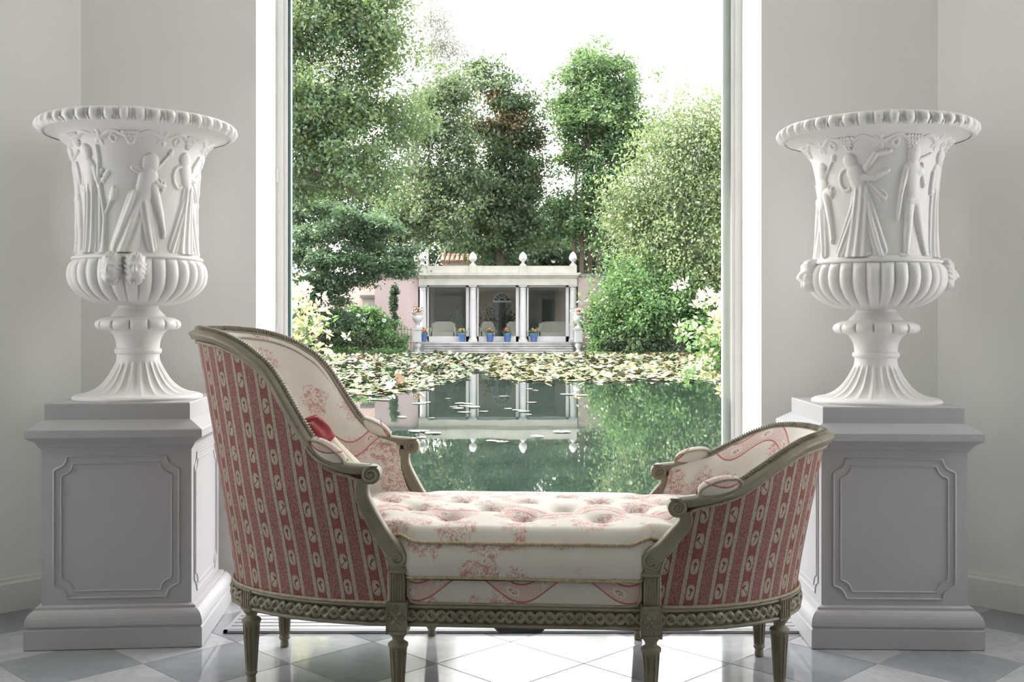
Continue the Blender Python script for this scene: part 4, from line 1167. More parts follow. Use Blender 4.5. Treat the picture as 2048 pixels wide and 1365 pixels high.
LG['wisp'] = m_leaf('thin_leaf', (0.104, 0.111, 0.089), (0.178, 0.185, 0.155), (0.252, 0.259, 0.215))
g = lambda px, Y: (at(px, 700, Y).x, Y, GZ)

# dark evergreens that close the view behind everything
for i, (px, Y, sp, lab) in enumerate((
    (640, 70, [(600, 330, 120, 130), (680, 430, 110, 90), (640, 550, 120, 70)], 'dark evergreen tree behind the oak at the left window edge'),
    (800, 72, [(790, 400, 90, 70), (810, 480, 90, 60), (790, 560, 110, 50)], 'dark evergreen tree behind the pale thin trunk'),
    (980, 68, [(960, 470, 80, 50), (1010, 500, 90, 40), (970, 560, 90, 50)], 'low dark evergreen tree above the pavilion roof'),
    (1100, 70, [(1075, 465, 40, 30), (1110, 500, 80, 40), (1090, 560, 90, 50)], 'dark evergreen tree below the sky gap right of the ivy tree'),
    (1250, 70, [(1240, 480, 70, 60), (1300, 500, 90, 70), (1250, 570, 110, 50)], 'dark evergreen tree behind the round green bush'),
    (1420, 66, [(1400, 440, 100, 110), (1450, 540, 110, 90)], 'dark evergreen tree behind the birch at the right window edge'))):
    tree('evergreen_tree', lab, 'tree', g(px, Y), [at(px, 560, Y), at(px + 5, sp[0][1], Y)], .3, LG['dark'], BARK, sp, Y, 330, 46, .9, .17, 'garden trees', 4)

tree('oak_tree', 'broad green oak tree with dark arching branches at the left window edge', 'tree', (-9.6, 37, GZ), [at(480, 560, 37), at(455, 380, 37), at(500, 160, 37), at(540, -60, 37)], .34, LG['oak'], BARK,
     [(590, -60, 130, 90), (700, -50, 90, 70), (610, 70, 110, 80), (720, 60, 90, 80), (790, 50, 32, 60), (640, 190, 120, 70), (765, 150, 55, 60), (720, 230, 70, 40), (800, 250, 40, 45), (600, 300, 80, 60), (690, 330, 90, 50), (770, 350, 45, 40), (600, 400, 70, 40), (480, 150, 120, 160)],
     37, 1700, 50, .42, .08, branches=16, up=.3)
oak = bpy.data.objects['oak_tree']
for pts in ([(480, 420), (560, 320), (640, 240), (720, 205)], [(490, 300), (560, 170), (620, 125), (690, 100)], [(500, 190), (560, 80), (600, 20), (610, -40)], [(490, 420), (590, 345), (660, 360), (720, 390)], [(520, 240), (590, 200), (660, 160)]):
    limb(oak, [at(x, y, 36.4) for x, y in pts], .11, .03, BARK, wob=.01)

tree('slender_birch', 'tall wispy pale birch rising above the trees against the sky', 'tree', g(862, 66), [at(858, 400, 66), at(862, 60, 66), at(866, -60, 66)], .11, LG['wisp'], BARKP,
     [(850, 30, 30, 60), (885, 60, 32, 50), (865, -30, 35, 50), (900, 100, 25, 30), (860, 120, 25, 40)], 66, 260, 34, .8, .075, branches=16)
tree('ash_tree', 'loose grey-green tree with a thin pale trunk, left of the ivy tree', 'tree', g(832, 57), [at(833, 500, 57), at(830, 380, 57), at(850, 220, 57), at(870, 120, 57)], .15, LG['ash'], BARKP,
     [(870, 230, 60, 60), (840, 300, 55, 70), (905, 320, 50, 80), (850, 400, 60, 60), (910, 420, 50, 60), (935, 180, 35, 45), (880, 480, 55, 45), (800, 430, 40, 40)], 57, 640, 46, .55, .11, branches=14)
ivt = tree('ivy_clad_tree', 'dark ivy-clad tree with brown withered patches in the middle of the garden', 'tree', g(1005, 60), [at(1000, 480, 60), at(1005, 300, 60), at(1000, 150, 60)], .28, LG['ivy'], BARK,
     [(968, 150, 18, 34), (1030, 165, 26, 34), (1000, 215, 38, 45), (1045, 225, 24, 40), (1010, 300, 62, 55), (960, 330, 30, 60), (1035, 340, 42, 55), (1005, 400, 70, 55), (1050, 430, 40, 45), (1000, 470, 90, 45)], 60, 760, 46, .5, .12, branches=8,
     extra=(LG['brown'], [(1020, 250, 40, 35), (1050, 300, 36, 40), (990, 300, 24, 60), (1045, 360, 30, 30), (965, 230, 22, 60)], 120))
tree('lime_tree', 'tall rounded green tree with several dark stems standing alone against the sky', 'tree', g(1180, 58), [at(1178, 480, 58), at(1180, 300, 58), at(1185, 140, 58)], .24, LG['lime'], BARK,
     [(1185, 140, 45, 38), (1150, 185, 40, 45), (1225, 180, 45, 45), (1190, 230, 65, 50), (1255, 225, 40, 40), (1145, 280, 32, 55), (1200, 310, 60, 55), (1265, 290, 28, 40), (1160, 375, 38, 50), (1220, 390, 50, 50), (1135, 440, 40, 40), (1200, 470, 70, 40), (1260, 360, 22, 40)], 58, 1150, 48, .42, .11, branches=12)
lime = bpy.data.objects['lime_tree']
for x in (1148, 1163, 1196): limb(lime, [at(x, 560, 57.6), at(x + 2, 420, 57.6), at(x + 8, 240, 57.6)], .14, .05, BARK, 'stem', .004)
tree('weeping_birch', 'light green weeping birch with pale trunks at the right window edge', 'tree', g(1382, 47), [at(1377, 600, 47), at(1366, 470, 47), at(1360, 300, 47), at(1356, 200, 47)], .12, LG['birch'], BARKP,
     [(1355, 205, 22, 26), (1378, 240, 26, 26), (1330, 300, 50, 40), (1400, 300, 60, 50), (1440, 235, 26, 50), (1290, 350, 40, 35), (1360, 380, 80, 60), (1435, 370, 45, 80), (1270, 420, 45, 45), (1330, 460, 70, 50), (1420, 480, 60, 60), (1290, 500, 50, 40), (1380, 560, 70, 45), (1450, 560, 50, 60)],
     47, 1150, 46, .55, .085, branches=16, zs=1.3, droop=.8, up=.1, bias=.3)
wb = bpy.data.objects['weeping_birch']
limb(wb, [at(1362, 690, 47.4), at(1358, 600, 47.4), at(1340, 480, 47.4), at(1330, 380, 47.4)], .09, .03, BARKP, 'stem', .006)
mp = tree('japanese_maple', 'dense layered green maple spreading over the left end of the pink wall', 'tree', g(640, 43.6), [at(622, 620, 43.6), at(636, 520, 43.6), at(650, 450, 43.6)], .12, LG['maple'], BARK,
     [(620, 415, 45, 14), (690, 435, 60, 14), (755, 455, 45, 14), (640, 465, 70, 16), (720, 485, 70, 14), (790, 500, 36, 14), (620, 510, 60, 16), (690, 525, 75, 14), (775, 530, 50, 14), (800, 545, 26, 10), (610, 555, 50, 16), (665, 565, 50, 14), (730, 560, 35, 8), (630, 600, 45, 16), (600, 640, 36, 30), (655, 640, 30, 20), (690, 600, 26, 10)],
     43.6, 900, 46, .42, .075, branches=14, zs=.45, up=.8, dk=.8)
for pts in ([(625, 600), (660, 580), (720, 545), (780, 540)], [(630, 560), (650, 500), (680, 470), (720, 450)]):
    limb(mp, [at(x, y, 43.2) for x, y in pts], .05, .02, BARK)

def shrub(name, label, px, Y, spec, mat, n_cl, per=40, cr=.19, leaf=.06, group='shrubs on the far bank', **kw):
    root = tag(empty(name, g(px, Y)), label, 'shrub', group)
    K = foliage(root, mat, BL(spec, Y), n_cl, per, cr, leaf, **kw)
    b = MB(); base = np.array(root.location[:])
    for k in K[:9]: b.tube([(0, 0, 0), tuple((k - base) * .5 + np.array([0, 0, .05])), tuple(k - base)], [.03, .02, .008], 5)
    b.obj('stem', BARK, root, smooth=True)
    return root
shrub('round_bush', 'large rounded bright green bush right of the pavilion', 1285, 46.0, [(1270, 565, 60, 35), (1225, 575, 30, 35), (1320, 590, 50, 45), (1275, 620, 75, 45), (1330, 650, 45, 40), (1240, 640, 30, 40)], LG['bush'], 560, 46, .45, .085)
shrub('low_shrub', 'low leafy shrub just right of the steps', 1195, 45.6, [(1204, 670, 20, 24), (1222, 686, 28, 18), (1194, 694, 12, 10)], LG['bush'], 170)
shrub('low_shrub', 'dark broad-leaved shrub below the large rounded bush', 1265, 45.3, [(1255, 685, 38, 22), (1300, 690, 34, 20)], LG['ivy'], 170, leaf=.085)
shrub('low_shrub', 'grassy clipped shrub at the foot of the weeping birch', 1370, 45.2, [(1365, 680, 34, 30), (1345, 695, 26, 16), (1395, 690, 30, 24)], LG['ash'], 220, leaf=.055)
shrub('low_shrub', 'tall green shrub behind the pale variegated leaves at the right', 1420, 45.8, [(1410, 640, 36, 40), (1450, 650, 45, 50), (1430, 600, 30, 30)], LG['bush'], 260)
shrub('low_shrub', 'dark shrub under the layered maple', 640, 44.9, [(630, 680, 60, 32), (690, 690, 50, 24), (600, 650, 50, 50)], LG['dark'], 300)
shrub('low_shrub', 'bright green shrub just left of the steps', 795, 45.3, [(780, 690, 26, 20), (760, 680, 28, 24), (800, 700, 10, 8)], LG['bush'], 230, leaf=.06)
shrub('low_shrub', 'fine-leaved hedge shrub between the maple and the hydrangea', 715, 45.0, [(715, 693, 46, 18), (745, 690, 24, 18)], LG['ash'], 220, leaf=.05)
hy = shrub('hydrangea_bush', 'hydrangea bush with pale blue flower heads below the maple', 730, 45.5, [(725, 650, 32, 24), (752, 650, 24, 28), (700, 640, 20, 14)], LG['bush'], 240, leaf=.08)
FLB = simple('hydrangea_petal', (.62, .70, .86), .8, .25, 12)
for px, py in ((706, 655), (702, 672), (712, 668), (727, 640), (716, 632), (738, 645), (768, 641), (745, 662), (704, 640)):
    c = at(px, py, 44.9) - Vector(hy.location); b = MB()
    for k in range(14):
        d_ = Vector(RNG.normal(size=3)).normalized() * .075; b.ellipsoid(tuple(c + d_), (.035, .035, .025), 6, 4)
    b.obj('flower_head', FLB, hy, smooth=True)
# ferny edge of the far bank
shrub('bank_plant', 'low row of waterside plants along the left bank', 680, 44.3, [(660, 706, 34, 7), (720, 708, 40, 6), (780, 709, 34, 5)], LG['bush'], 150, 30, .22, .06)

def slim_cypress(px, y0, y1, w_, Y, label):
    root = tag(empty('slim_cypress', (at(px, 650, Y).x, Y, GZ)), label, 'tree', 'slim cypresses')
    n = 10
    foliage(root, LG['dark'], BL([(px + math.sin(i) * 1.5, y0 + (y1 - y0) * (i + .5) / n, w_ * (.45 + .55 * min(1, i / 3)), (y1 - y0) / n * .8) for i in range(n)], Y), 260, 40, .09, .045, up=.1, droop=-1.5)
    limb(root, [root.location, at(px, y1 - 20, Y), at(px, y0 + 10, Y)], .05, .01, BARK, 'trunk', .004)
slim_cypress(788, 562, 668, 4.2, 46.6, 'slim dark cypress in front of the left pink wall')
slim_cypress(1190, 607, 655, 4.0, 46.8, 'slim dark cypress in front of the right pink wall')

# variegated shrubs just outside the window
def variegated(label, base, spec, Y, n_cl):
    root = tag(empty('variegated_shrub', base), label, 'shrub', 'variegated shrubs by the window')
    blobs = BL(spec, Y); K, _ = crown_points(blobs, n_cl, 1, .1, .45)
    V, Fc, T_, n0 = [], [], [], 0
    b0 = np.array(base)
    for k in K:                                  # whorls of long leaves
        ax_ = RNG.normal(size=3) * .5 + np.array([0, -.4, .6]); ax_ /= np.linalg.norm(ax_)
        m = 9; d = RNG.normal(size=(m, 3)); d -= ax_ * (d @ ax_)[:, None]; d /= np.linalg.norm(d, axis=1)[:, None]
        d = d * .85 + ax_ * RNG.uniform(.1, .8, m)[:, None]; d /= np.linalg.norm(d, axis=1)[:, None]
        s = RNG.uniform(.045, .075, m)[:, None]; sd = np.cross(d, ax_); sd /= np.linalg.norm(sd, axis=1)[:, None]
        c = k - b0
        q = np.stack([c + d * s * .1, c + d * s * .55 + sd * s * .17 + ax_ * .003, c + d * s - ax_ * .004, c + d * s * .55 - sd * s * .17 + ax_ * .003], 1).reshape(-1, 3)
        V.append(q); Fc.append(np.arange(4 * m).reshape(m, 4) + n0); n0 += 4 * m
        T_.append(np.repeat(np.clip(RNG.uniform(0, 1) * .5 + RNG.uniform(0, .6, m), 0, 1), 4))
    o = link('foliage', raw_mesh('foliage', np.concatenate(V), np.concatenate(Fc), LG['pale'], False, tint=np.concatenate(T_)), root); o['kind'] = 'stuff'
    foliage(root, LG['bush'], blobs, max(10, n_cl // 6), 14, .12, .03, name='inner_foliage')
    b = MB()
    for k in K[::max(1, len(K) // 14)]:
        q = k - b0; b.tube([(0, 0, 0), (q[0] * .4, q[1] * .4, q[2] * .6), tuple(q)], [.012, .008, .003], 5)
    b.obj('stem', BARK, root, smooth=True)
variegated('cream and green variegated shrub outside the left window edge', (-2.45, 8.2, GZ), [(560, 620, 50, 45), (590, 660, 42, 40), (540, 700, 60, 60), (575, 585, 18, 30)], 8.0, 210)
variegated('sunlit cream and yellow variegated shrub outside the right window edge', (2.5, 8.3, GZ), [(1450, 670, 45, 45), (1420, 690, 34, 36), (1490, 640, 50, 50), (1480, 730, 60, 40), (1412, 728, 22, 24), (1415, 620, 16, 14)], 8.0, 330)

# ================================================================== the pavilion across the pond
STONE = simple('pavilion_stone', (.25, .245, .225), .8, .1, 2.5, .2, 20)
WHITE = simple('pavilion_white', (.29, .295, .305), .6, .06, 3)
PINK = simple('pink_render', (.31, .245, .255), .85, .05, .8, .1, 12)
SLATE = simple('slate_edge', (.10, .10, .11), .7, .1)
STEP = simple('step_stone', (.17, .17, .175), .85, .22, 2.0, .3, 14)
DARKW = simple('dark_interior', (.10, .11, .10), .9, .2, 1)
PV = tag(empty('pavilion', (0, 48, 0)), 'pink garden pavilion with four white columns and three glazed bays across the pond', 'building')
K48 = 48 / F_PX
def X48(px): return (px - 1024) * K48
def Z48(py): return CAM_Z - (py - HOR) * K48
def pbox(name, px0, px1, py0, py1, y0, y1, mat, parent=PV):
    return MB().box(X48(px0), X48(px1), y0, y1, Z48(py1), Z48(py0)).obj(name, mat, parent)
FLZ = 684
pbox('terrace', 834, 1158, FLZ, 715, -.45, 6.2, STEP)
cx = (846, 946, 1046, 1146)
for c in cx:
    x = X48(c); z0, z1 = Z48(FLZ), Z48(571)
    b = MB(); b.box(x - .20, x + .20, -.20, .20, z0, z0 + .08)
    H_ = z1 - z0
    b.lathe([(.19, .08), (.195, .11), (.175, .14), (.165, .16), (.16, .20), (.155, H_ * .4), (.135, H_ - .22), (.15, H_ - .20), (.15, H_ - .17), (.138, H_ - .16), (.138, H_ - .11), (.18, H_ - .07), (.18, H_ - .06)], 20, (x, 0, z0))
    b.box(x - .19, x + .19, -.19, .19, z1 - .06, z1)
    b.obj('column', WHITE, PV)
    f = MB(); f.box(x - .14, x + .14, -.14, .14, Z48(533), Z48(530))
    def pine(R, TH, Z): return R * (1 + (.10 * np.abs(np.sin(TH * 5 + Z * 18)) * (Z > .22)))
    f.lathe([(.10, 0), (.11, .03), (.055, .07), (.05, .12), (.09, .16), (.13, .19), (.165, .27), (.16, .36), (.12, .46), (.06, .54), (.01, .58)], 20, (x, 0, Z48(530)), pine)
    f.obj('pineapple_finial', WHITE, PV)
pbox('architrave', 838, 1154, 556, 571, -.22, .22, STONE)
co = MB()
for px0, px1, y0, y1, yy in ((836, 1156, 552, 556, -.28), (834, 1158, 546.5, 552, -.36)): co.box(X48(px0), X48(px1), yy, .3, Z48(y1), Z48(y0))
co.obj('cornice', STONE, PV)
pbox('parapet', 839, 1153, 532.5, 546.5, -.20, .25, STONE)
for c in cx: pbox('parapet_block', c - 7, c + 7, 531.5, 546.5, -.24, -.20, STONE)
pbox('roof_slab', 834, 1158, 548, 552, .25, 6.2, SLATE)
# glazed bays
GLB = m_glass('pavilion_glass', (.72, .76, .74), 1.22)
for a, b_ in zip(cx[:-1], cx[1:]):
    bay = empty('glazed_bay', (0, 0, 0), 0, PV)
    x0, x1, z0, z1 = X48(a + 8), X48(b_ - 8), Z48(FLZ), Z48(571)
    for q in ((x0, x0 + .07, z0, z1), (x1 - .14, x1, z0, z1), (x0, x1, z0, z0 + .24), (x0, x1, z1 - .08, z1)):
        MB().box(q[0], q[1], .10, .18, q[2], q[3]).obj('frame_bar', WHITE, bay)
    link('pane', raw_mesh('pane', [(x0 + .07, .14, z0 + .24), (x1 - .14, .14, z0 + .24), (x1 - .14, .14, z1 - .08), (x0 + .07, .14, z1 - .08)], [(0, 1, 2, 3)], GLB, False), bay)
# inside: floor, side and rear walls, arched door with fanlight
pbox('inner_floor', 838, 1154, 683.5, 684.5, .2, 6.0, STONE)
MB().box(X48(838), X48(841), .2, 6.1, Z48(684), Z48(552)).obj('inner_wall', PINK, PV)
MB().box(X48(1151), X48(1154), .2, 6.1, Z48(684), Z48(552)).obj('inner_wall', PINK, PV)
KR = (48 + 6.0) / F_PX
def XR_(px): return (px - 1024) * KR
def ZR_(py): return CAM_Z - (py - HOR) * KR
ax0, ax1, asp, atop = XR_(986), XR_(1022), ZR_(603), ZR_(579)
w1 = MB(); zf, zt2 = Z48(684), Z48(550)
w1.box(X48(838), ax0, 6.0, 6.2, zf, zt2); w1.box(ax1, X48(1154), 6.0, 6.2, zf, zt2); w1.box(ax0, ax1, 6.0, 6.2, asp + (ax1 - ax0) / 2 + .02, zt2)
th = np.linspace(0, np.pi, 17); rc = (ax1 - ax0) / 2; mx = (ax0 + ax1) / 2
for i in range(16):
    xa, xb = mx + rc * math.cos(th[i]), mx + rc * math.cos(th[i + 1]); za, zb = asp + rc * math.sin(th[i]), asp + rc * math.sin(th[i + 1])
    V, Fc = prism([(xa, za), (xb, zb), (xb, asp + rc + .02), (xa, asp + rc + .02)], 6.0, 6.2); w1.add(V, Fc)
w1.obj('rear_wall', simple('inner_pink', (.55, .42, .35), .85, .04), PV)
door = empty('arched_door', (0, 6.05, 0), 0, PV)
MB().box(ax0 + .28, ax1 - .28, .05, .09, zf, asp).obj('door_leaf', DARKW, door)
MB().box(ax0, ax0 + .28, .0, .1, zf, asp).obj('door_jamb', WHITE, door); MB().box(ax1 - .28, ax1, .0, .1, zf, asp).obj('door_jamb', WHITE, door)
fb = MB(); fb.box(ax0, ax1, -.02, .08, asp - .06, asp + .04)
for i in range(7):
    a = math.pi * i / 6; fb.tube([(mx + .16 * math.cos(a), .03, asp + .16 * math.sin(a)), (mx + rc * math.cos(a), .03, asp + rc * math.sin(a))], .022, 5)
for r_ in (.17, rc - .03): fb.tube([(mx + r_ * math.cos(a), .03, asp + r_ * math.sin(a)) for a in np.linspace(0, math.pi, 20)], .025, 5)
fb.obj('fanlight', FRAME, door)
V, Fc = prism([(mx + rc * math.cos(a), asp + rc * math.sin(a)) for a in np.linspace(0, math.pi, 20)], .07, .09)
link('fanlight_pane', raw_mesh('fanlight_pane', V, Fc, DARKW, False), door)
# dark panels added at the rear; their colour makes the side bays dim
DGR = simple('dark_panel', (.05, .065, .058), .9, .3, 2)
pbox('shade_panel', 850, 938, 560, 684, 5.85, 5.95, DGR); pbox('shade_panel', 1056, 1120, 560, 684, 5.85, 5.95, DGR)
# side wings
for nm, px0, px1, dep in (('left', 749, 836, 0), ('right', 1156, 1262, 0)):
    pbox('wing_wall', px0, px1, 553, 715, .10, 1.2, PINK); pbox('wing_coping', px0 - 1, px1 + 1, 547.5, 553, 0, 1.3, SLATE)
pbox('wing_wall', 560, 749, 556, 715, 1.6, 2.6, simple('shaded_render', (.50, .38, .35), .85, .08)); pbox('wing_coping', 560, 750, 551, 556, 1.5, 2.7, SLATE)  # recessed wall, the brownish tone of its shade put into the colour
pbox('wing_wall', 748, 750, 553, 715, 1.2, 1.62, PINK)
nb_ = MB(); nb_.box(X48(712), X48(748), 1.3, 1.6, Z48(595), Z48(589)); nb_.obj('lintel', SLATE, PV)
pbox('garage_door', 716, 744, 595, 712, 1.5, 1.6, STONE)
# steps down to the water
stp = tag(empty('stone_steps', (0, 48, 0)), 'weathered grey stone steps leading from the pavilion down to the pond', 'steps')
nst = 5; zt3 = Z48(FLZ); dzs = (zt3 - (WZ - .02)) / nst
for i in range(nst):
    y0 = -.45 - .30 * (i + 1); zt_ = zt3 - dzs * (i + .35)
    sb = MB().box(X48(853), X48(1141), y0 + .05, -.45 if i == 0 else y0 + .34, WZ - .25, zt_ - .035)      # recessed riser
    sb.box(X48(852), X48(1142), y0, -.45 if i == 0 else y0 + .34, zt_ - .035, zt_)                        # tread with nosing
    sb.obj('step', STEP, stp)
# urn pillars with flowers, either side of the steps
def petals(b, c, r, n, k=6):
    for _ in range(n):
        d_ = RNG.normal(size=3); d_ /= np.linalg.norm(d_); d_[2] = abs(d_[2]); q = np.array(c) + d_ * r; b.ellipsoid(tuple(q), (.04, .04, .03), k, 4)
RFL = simple('red_petal', (.62, .05, .08), .7, .3, 9); WFL = simple('white_petal', (.85, .80, .80), .7, .1, 9)
def planter_pillar(px, label):
    Y = 46.7; k = Y / F_PX; x = at(px, 0, Y).x; Z = lambda py: CAM_Z - (py - HOR) * k
    root = tag(empty('urn_pillar', (x, Y, WZ)), label, 'pillar', 'urn pillars beside the steps')
    b = MB(); b.box(-.26, .26, -.2, .35, -.2, Z(704) - WZ)
    b.obj('plinth', WHITE, root)
    b = MB()
    b.lathe([(.12, Z(705) - WZ), (.15, Z(703) - WZ), (.06, Z(700) - WZ), (.10, Z(697) - WZ), (.15, Z(692) - WZ), (.13, Z(688) - WZ), (.06, Z(686) - WZ), (.2, Z(684.5) - WZ)], 16); b.obj('ball_baluster', WHITE, root, smooth=True)
    b = MB(); b.box(-.16, .16, -.16, .16, Z(685) - WZ, Z(659) - WZ); b.box(-.20, .20, -.20, .20, Z(660) - WZ, Z(657) - WZ); b.obj('shaft', WHITE, root)
    b = MB(); b.lathe([(.16, Z(657) - WZ), (.17, Z(655) - WZ), (.07, Z(652) - WZ), (.06, Z(648) - WZ), (.16, Z(644) - WZ), (.23, Z(638) - WZ), (.22, Z(633) - WZ), (.17, Z(630) - WZ), (.25, Z(627) - WZ), (.25, Z(626) - WZ), (.18, Z(626.5) - WZ)], 24); b.obj('flower_urn', WHITE, root, smooth=True)
    b = MB(); petals(b, (0, 0, Z(626) - WZ), .20, 22); b.obj('red_flower', RFL, root, smooth=True)
    b = MB(); petals(b, (0, 0, Z(625) - WZ), .20, 14); b.obj('white_flower', WFL, root, smooth=True)
    L_ = RNG.normal(size=(160, 3)) * .12 + np.array([0, 0, Z(623) - WZ]); V, Fc, ti = leaf_quads(L_, .05, RNG.uniform(0, 1, 160))
    tag(link('foliage', raw_mesh('foliage', V, Fc, LG['bush'], False, tint=ti), root), kind='stuff')
planter_pillar(835, 'white stone pillar topped by a flower urn, left of the steps')
planter_pillar(1157, 'white stone pillar topped by a flower urn, right of the steps')
# blue pots
BLUE = simple('blue_glaze', (.025, .06, .17), .3, .15, 6)
for px, lab in ((847, 'blue pot half hidden behind the left flower pillar'), (924, 'blue flower pot in front of the left glazed bay'), (980, 'blue flower pot left of the middle bay doorway'), (1015, 'blue flower pot right of the middle bay doorway'), (1068, 'blue flower pot in front of the right glazed bay')):
    Y = 47.72; root = tag(empty('flower_pot', (at(px, 0, Y).x, Y, Z48(FLZ))), lab, 'flower pot', 'blue pots on the terrace')
    MB().lathe([(.12, 0), (.13, .01), (.175, .32), (.195, .33), (.195, .38), (.17, .38), (.16, .34), (.01, .33)], 20).obj('pot', BLUE, root, smooth=False)
    L_ = RNG.normal(size=(220, 3)) * np.array([.10, .10, .07]) + np.array([0, 0, .47]); V, Fc, ti = leaf_quads(L_, .05, RNG.uniform(0, 1, 220))
    tag(link('foliage', raw_mesh('foliage', V, Fc, LG['bush'], False, tint=ti), root), kind='stuff')
    b = MB(); petals(b, (0, -.03, .46), .13, 9); b.obj('red_flower', RFL, root, smooth=True)
# furniture glimpsed through the glass
def soft_seat(px, Y, w_, label, mat, rz=0):
    root = tag(empty('sofa', (at(px, 0, Y).x, Y, Z48(683.5)), rz), label, 'sofa')
    MB().box(-w_ / 2, w_ / 2, -.35, .35, .12, .42).obj('seat', mat, root)
    V, Fc = prism([(-w_ / 2, .40), (w_ / 2, .40), (w_ / 2, .8), (w_ * .3, .9), (-w_ * .3, .9), (-w_ / 2, .8)], .25, .42); link('backrest', raw_mesh('backrest', V, Fc, mat, False), root)
    for s in (-1, 1): MB().box(s * w_ / 2 - .06, s * w_ / 2 + .06, -.35, .40, .12, .62).obj('arm', mat, root)
    for sx in (-1, 1):
        for sy in (-1, 1): MB().lathe([(.02, 0), (.03, .12)], 8, (sx * (w_ / 2 - .08), sy * .28, 0)).obj('leg', WHITE, root)
IVORY = simple('ivory_cloth', (.50, .47, .42), .85, .08)
soft_seat(886, 50.2, 1.1, 'ivory sofa inside the left glazed bay of the pavilion', IVORY)
soft_seat(1110, 50.6, 1.5, 'ivory sofa inside the right glazed bay of the pavilion', IVORY)
soft_seat(1028, 50.8, .7, 'small ivory armchair inside the middle bay, right of the arched door', IVORY)
soft_seat(975, 50.8, .6, 'small ivory armchair inside the middle bay, left of the arched door', IVORY)
for px, Y, lab in ((915, 51.0, 'potted plant inside the left glazed bay'), (978, 52.0, 'potted plant left of the arched door'), (1020, 52.2, 'potted plant right of the arched door')):
    root = tag(empty('potted_plant', (at(px, 0, Y).x, Y, Z48(683.5))), lab, 'plant')
    MB().lathe([(.14, 0), (.2, .35), (.17, .35)], 16).obj('pot', WHITE, root)
    L_ = RNG.normal(size=(300, 3)) * np.array([.2, .2, .3]) + np.array([0, 0, .9]); V, Fc, ti = leaf_quads(L_, .07, RNG.uniform(0, .6, 300))
    tag(link('foliage', raw_mesh('foliage', V, Fc, LG['bush'], False, tint=ti), root), kind='stuff')
# red tiled roof of a house further back
hs = tag(empty('house_roof', (at(930, 0, 64).x, 64, GZ)), 'red tiled house roof glimpsed behind the pavilion', 'house')
kz = lambda py: CAM_Z - (py - HOR) * 64 / F_PX - GZ
MB().box(-1.3, 1.0, 0, 2, 0, kz(522)).obj('wall', PINK, hs)
TIL = simple('roof_tile', (.20, .105, .075), .85, .3, 8)
for i in range(9):
    x = -1.35 + i * .29; MB().tube([(x, -.2, kz(524)), (x, 1.6, kz(506))], .12, 7).obj('roof_tile_row', TIL, hs)
# iron railing left of the pillar
rl = tag(empty('iron_railing', (at(812, 0, 47.0).x, 47.0, GZ)), 'short black iron railing between the left pink wall and the flower pillar', 'railing')
IRON = simple('black_iron', (.03, .03, .03), .6, .1)
for i in range(6): MB().tube([(-.35 + i * .14, 0, 0), (-.35 + i * .14, 0, .98 + .04 * (i % 2))], .012, 6).obj('upright', IRON, rl)
for z in (.35, .92): MB().tube([(-.38, 0, z), (.38, 0, z)], .012, 6).obj('rail', IRON, rl)

# ================================================================== water lilies
PADM = []
for nm, c1, c2 in (('lily_pad_green', (0.029, 0.053, 0.020), (0.053, 0.081, 0.032)), ('lily_pad_yellow', (0.081, 0.090, 0.020), (0.130, 0.130, 0.037)), ('lily_pad_pale', (0.098, 0.114, 0.078), (0.163, 0.175, 0.134)), ('lily_pad_russet', (0.057, 0.020, 0.008), (0.090, 0.041, 0.017))):
    t = NT(nm); r_ = t.node('ShaderNodeObjectInfo').outputs['Random']; n_ = t.noise(t.coord('Object'), 9, 3)
    t.set(Base_Color=t.mix(t.M('MULTIPLY', t.M('ADD', r_, n_), .5), c1, c2), Roughness=.55); PADM.append(t.m)
def pad_geo(r, lift, k=13, notch=.35):
    a = np.linspace(notch / 2, 2 * np.pi - notch / 2, k); rim = np.column_stack([r * np.cos(a), r * np.sin(a), lift * (.25 + .75 * np.clip(np.sin(a * 1.5 + 1), -.3, 1))])
    mid = np.column_stack([.6 * r * np.cos(a), .6 * r * np.sin(a), np.full(k, .002)])
    V = np.concatenate([[(0, 0, 0)], mid, rim])
    Fc = [(0, 1 + i, 2 + i) for i in range(k - 1)] + [(1 + i, 1 + k + i, 2 + k + i, 2 + i) for i in range(k - 1)]
    return V, Fc
pads_me = []
for m in PADM:
    for lift in (.006, .03):
        V, Fc = pad_geo(1.0, lift / .13); pads_me.append(raw_mesh('lily_pad', V, Fc, m, True))
FLW = simple('water_lily_petal', (.88, .80, .80), .6, .06); 
def lily_flower_mesh():
    b = MB()
    for ring, (n_, tilt, L) in enumerate(((8, .35, .075), (7, .9, .062), (5, 1.3, .045))):
        for i in range(n_):
            a = 2 * math.pi * (i + ring * .5) / n_; ca, sa = math.cos(a), math.sin(a); ct, s_t = math.cos(tilt), math.sin(tilt)
            d = np.array([ca * ct, sa * ct, s_t]); sd = np.array([-sa, ca, 0])
            b.add([(0, 0, .02), tuple(d * L * .5 + sd * .018 + (0, 0, .015)), tuple(d * L + (0, 0, .02)), tuple(d * L * .5 - sd * .018 + (0, 0, .015))], [(0, 1, 2, 3)])
    return b.mesh('water_lily_flower', FLW)
flower_me = lily_flower_mesh()
def on_water(px, py):
    Y = (CAM_Z - WZ) * F_PX / (py - HOR); return (px - 1024) / F_PX * Y, Y
def in_mat(px, py):
    if py < 709.5: return False
    wob = 6 * math.sin(px * .043) + 4 * math.sin(px * .11 + 1) + 3 * math.sin(px * .023)
    if px < 560 or px > 1520: return False
    if 735 < px < 905 and 737 < py < 745 and wob > -4: return False
    if py < 746 + .2 * wob: return True
    if px < 940 and py < 757 + .3 * wob: return True
    if px < 900 and py < 797 + .4 * wob - max(0, px - 690) * .085 - max(0, px - 860) * .5: return True
    if px > 985 and py < 757 + min(7, (px - 985) * .09) + .25 * wob: return True
    return False
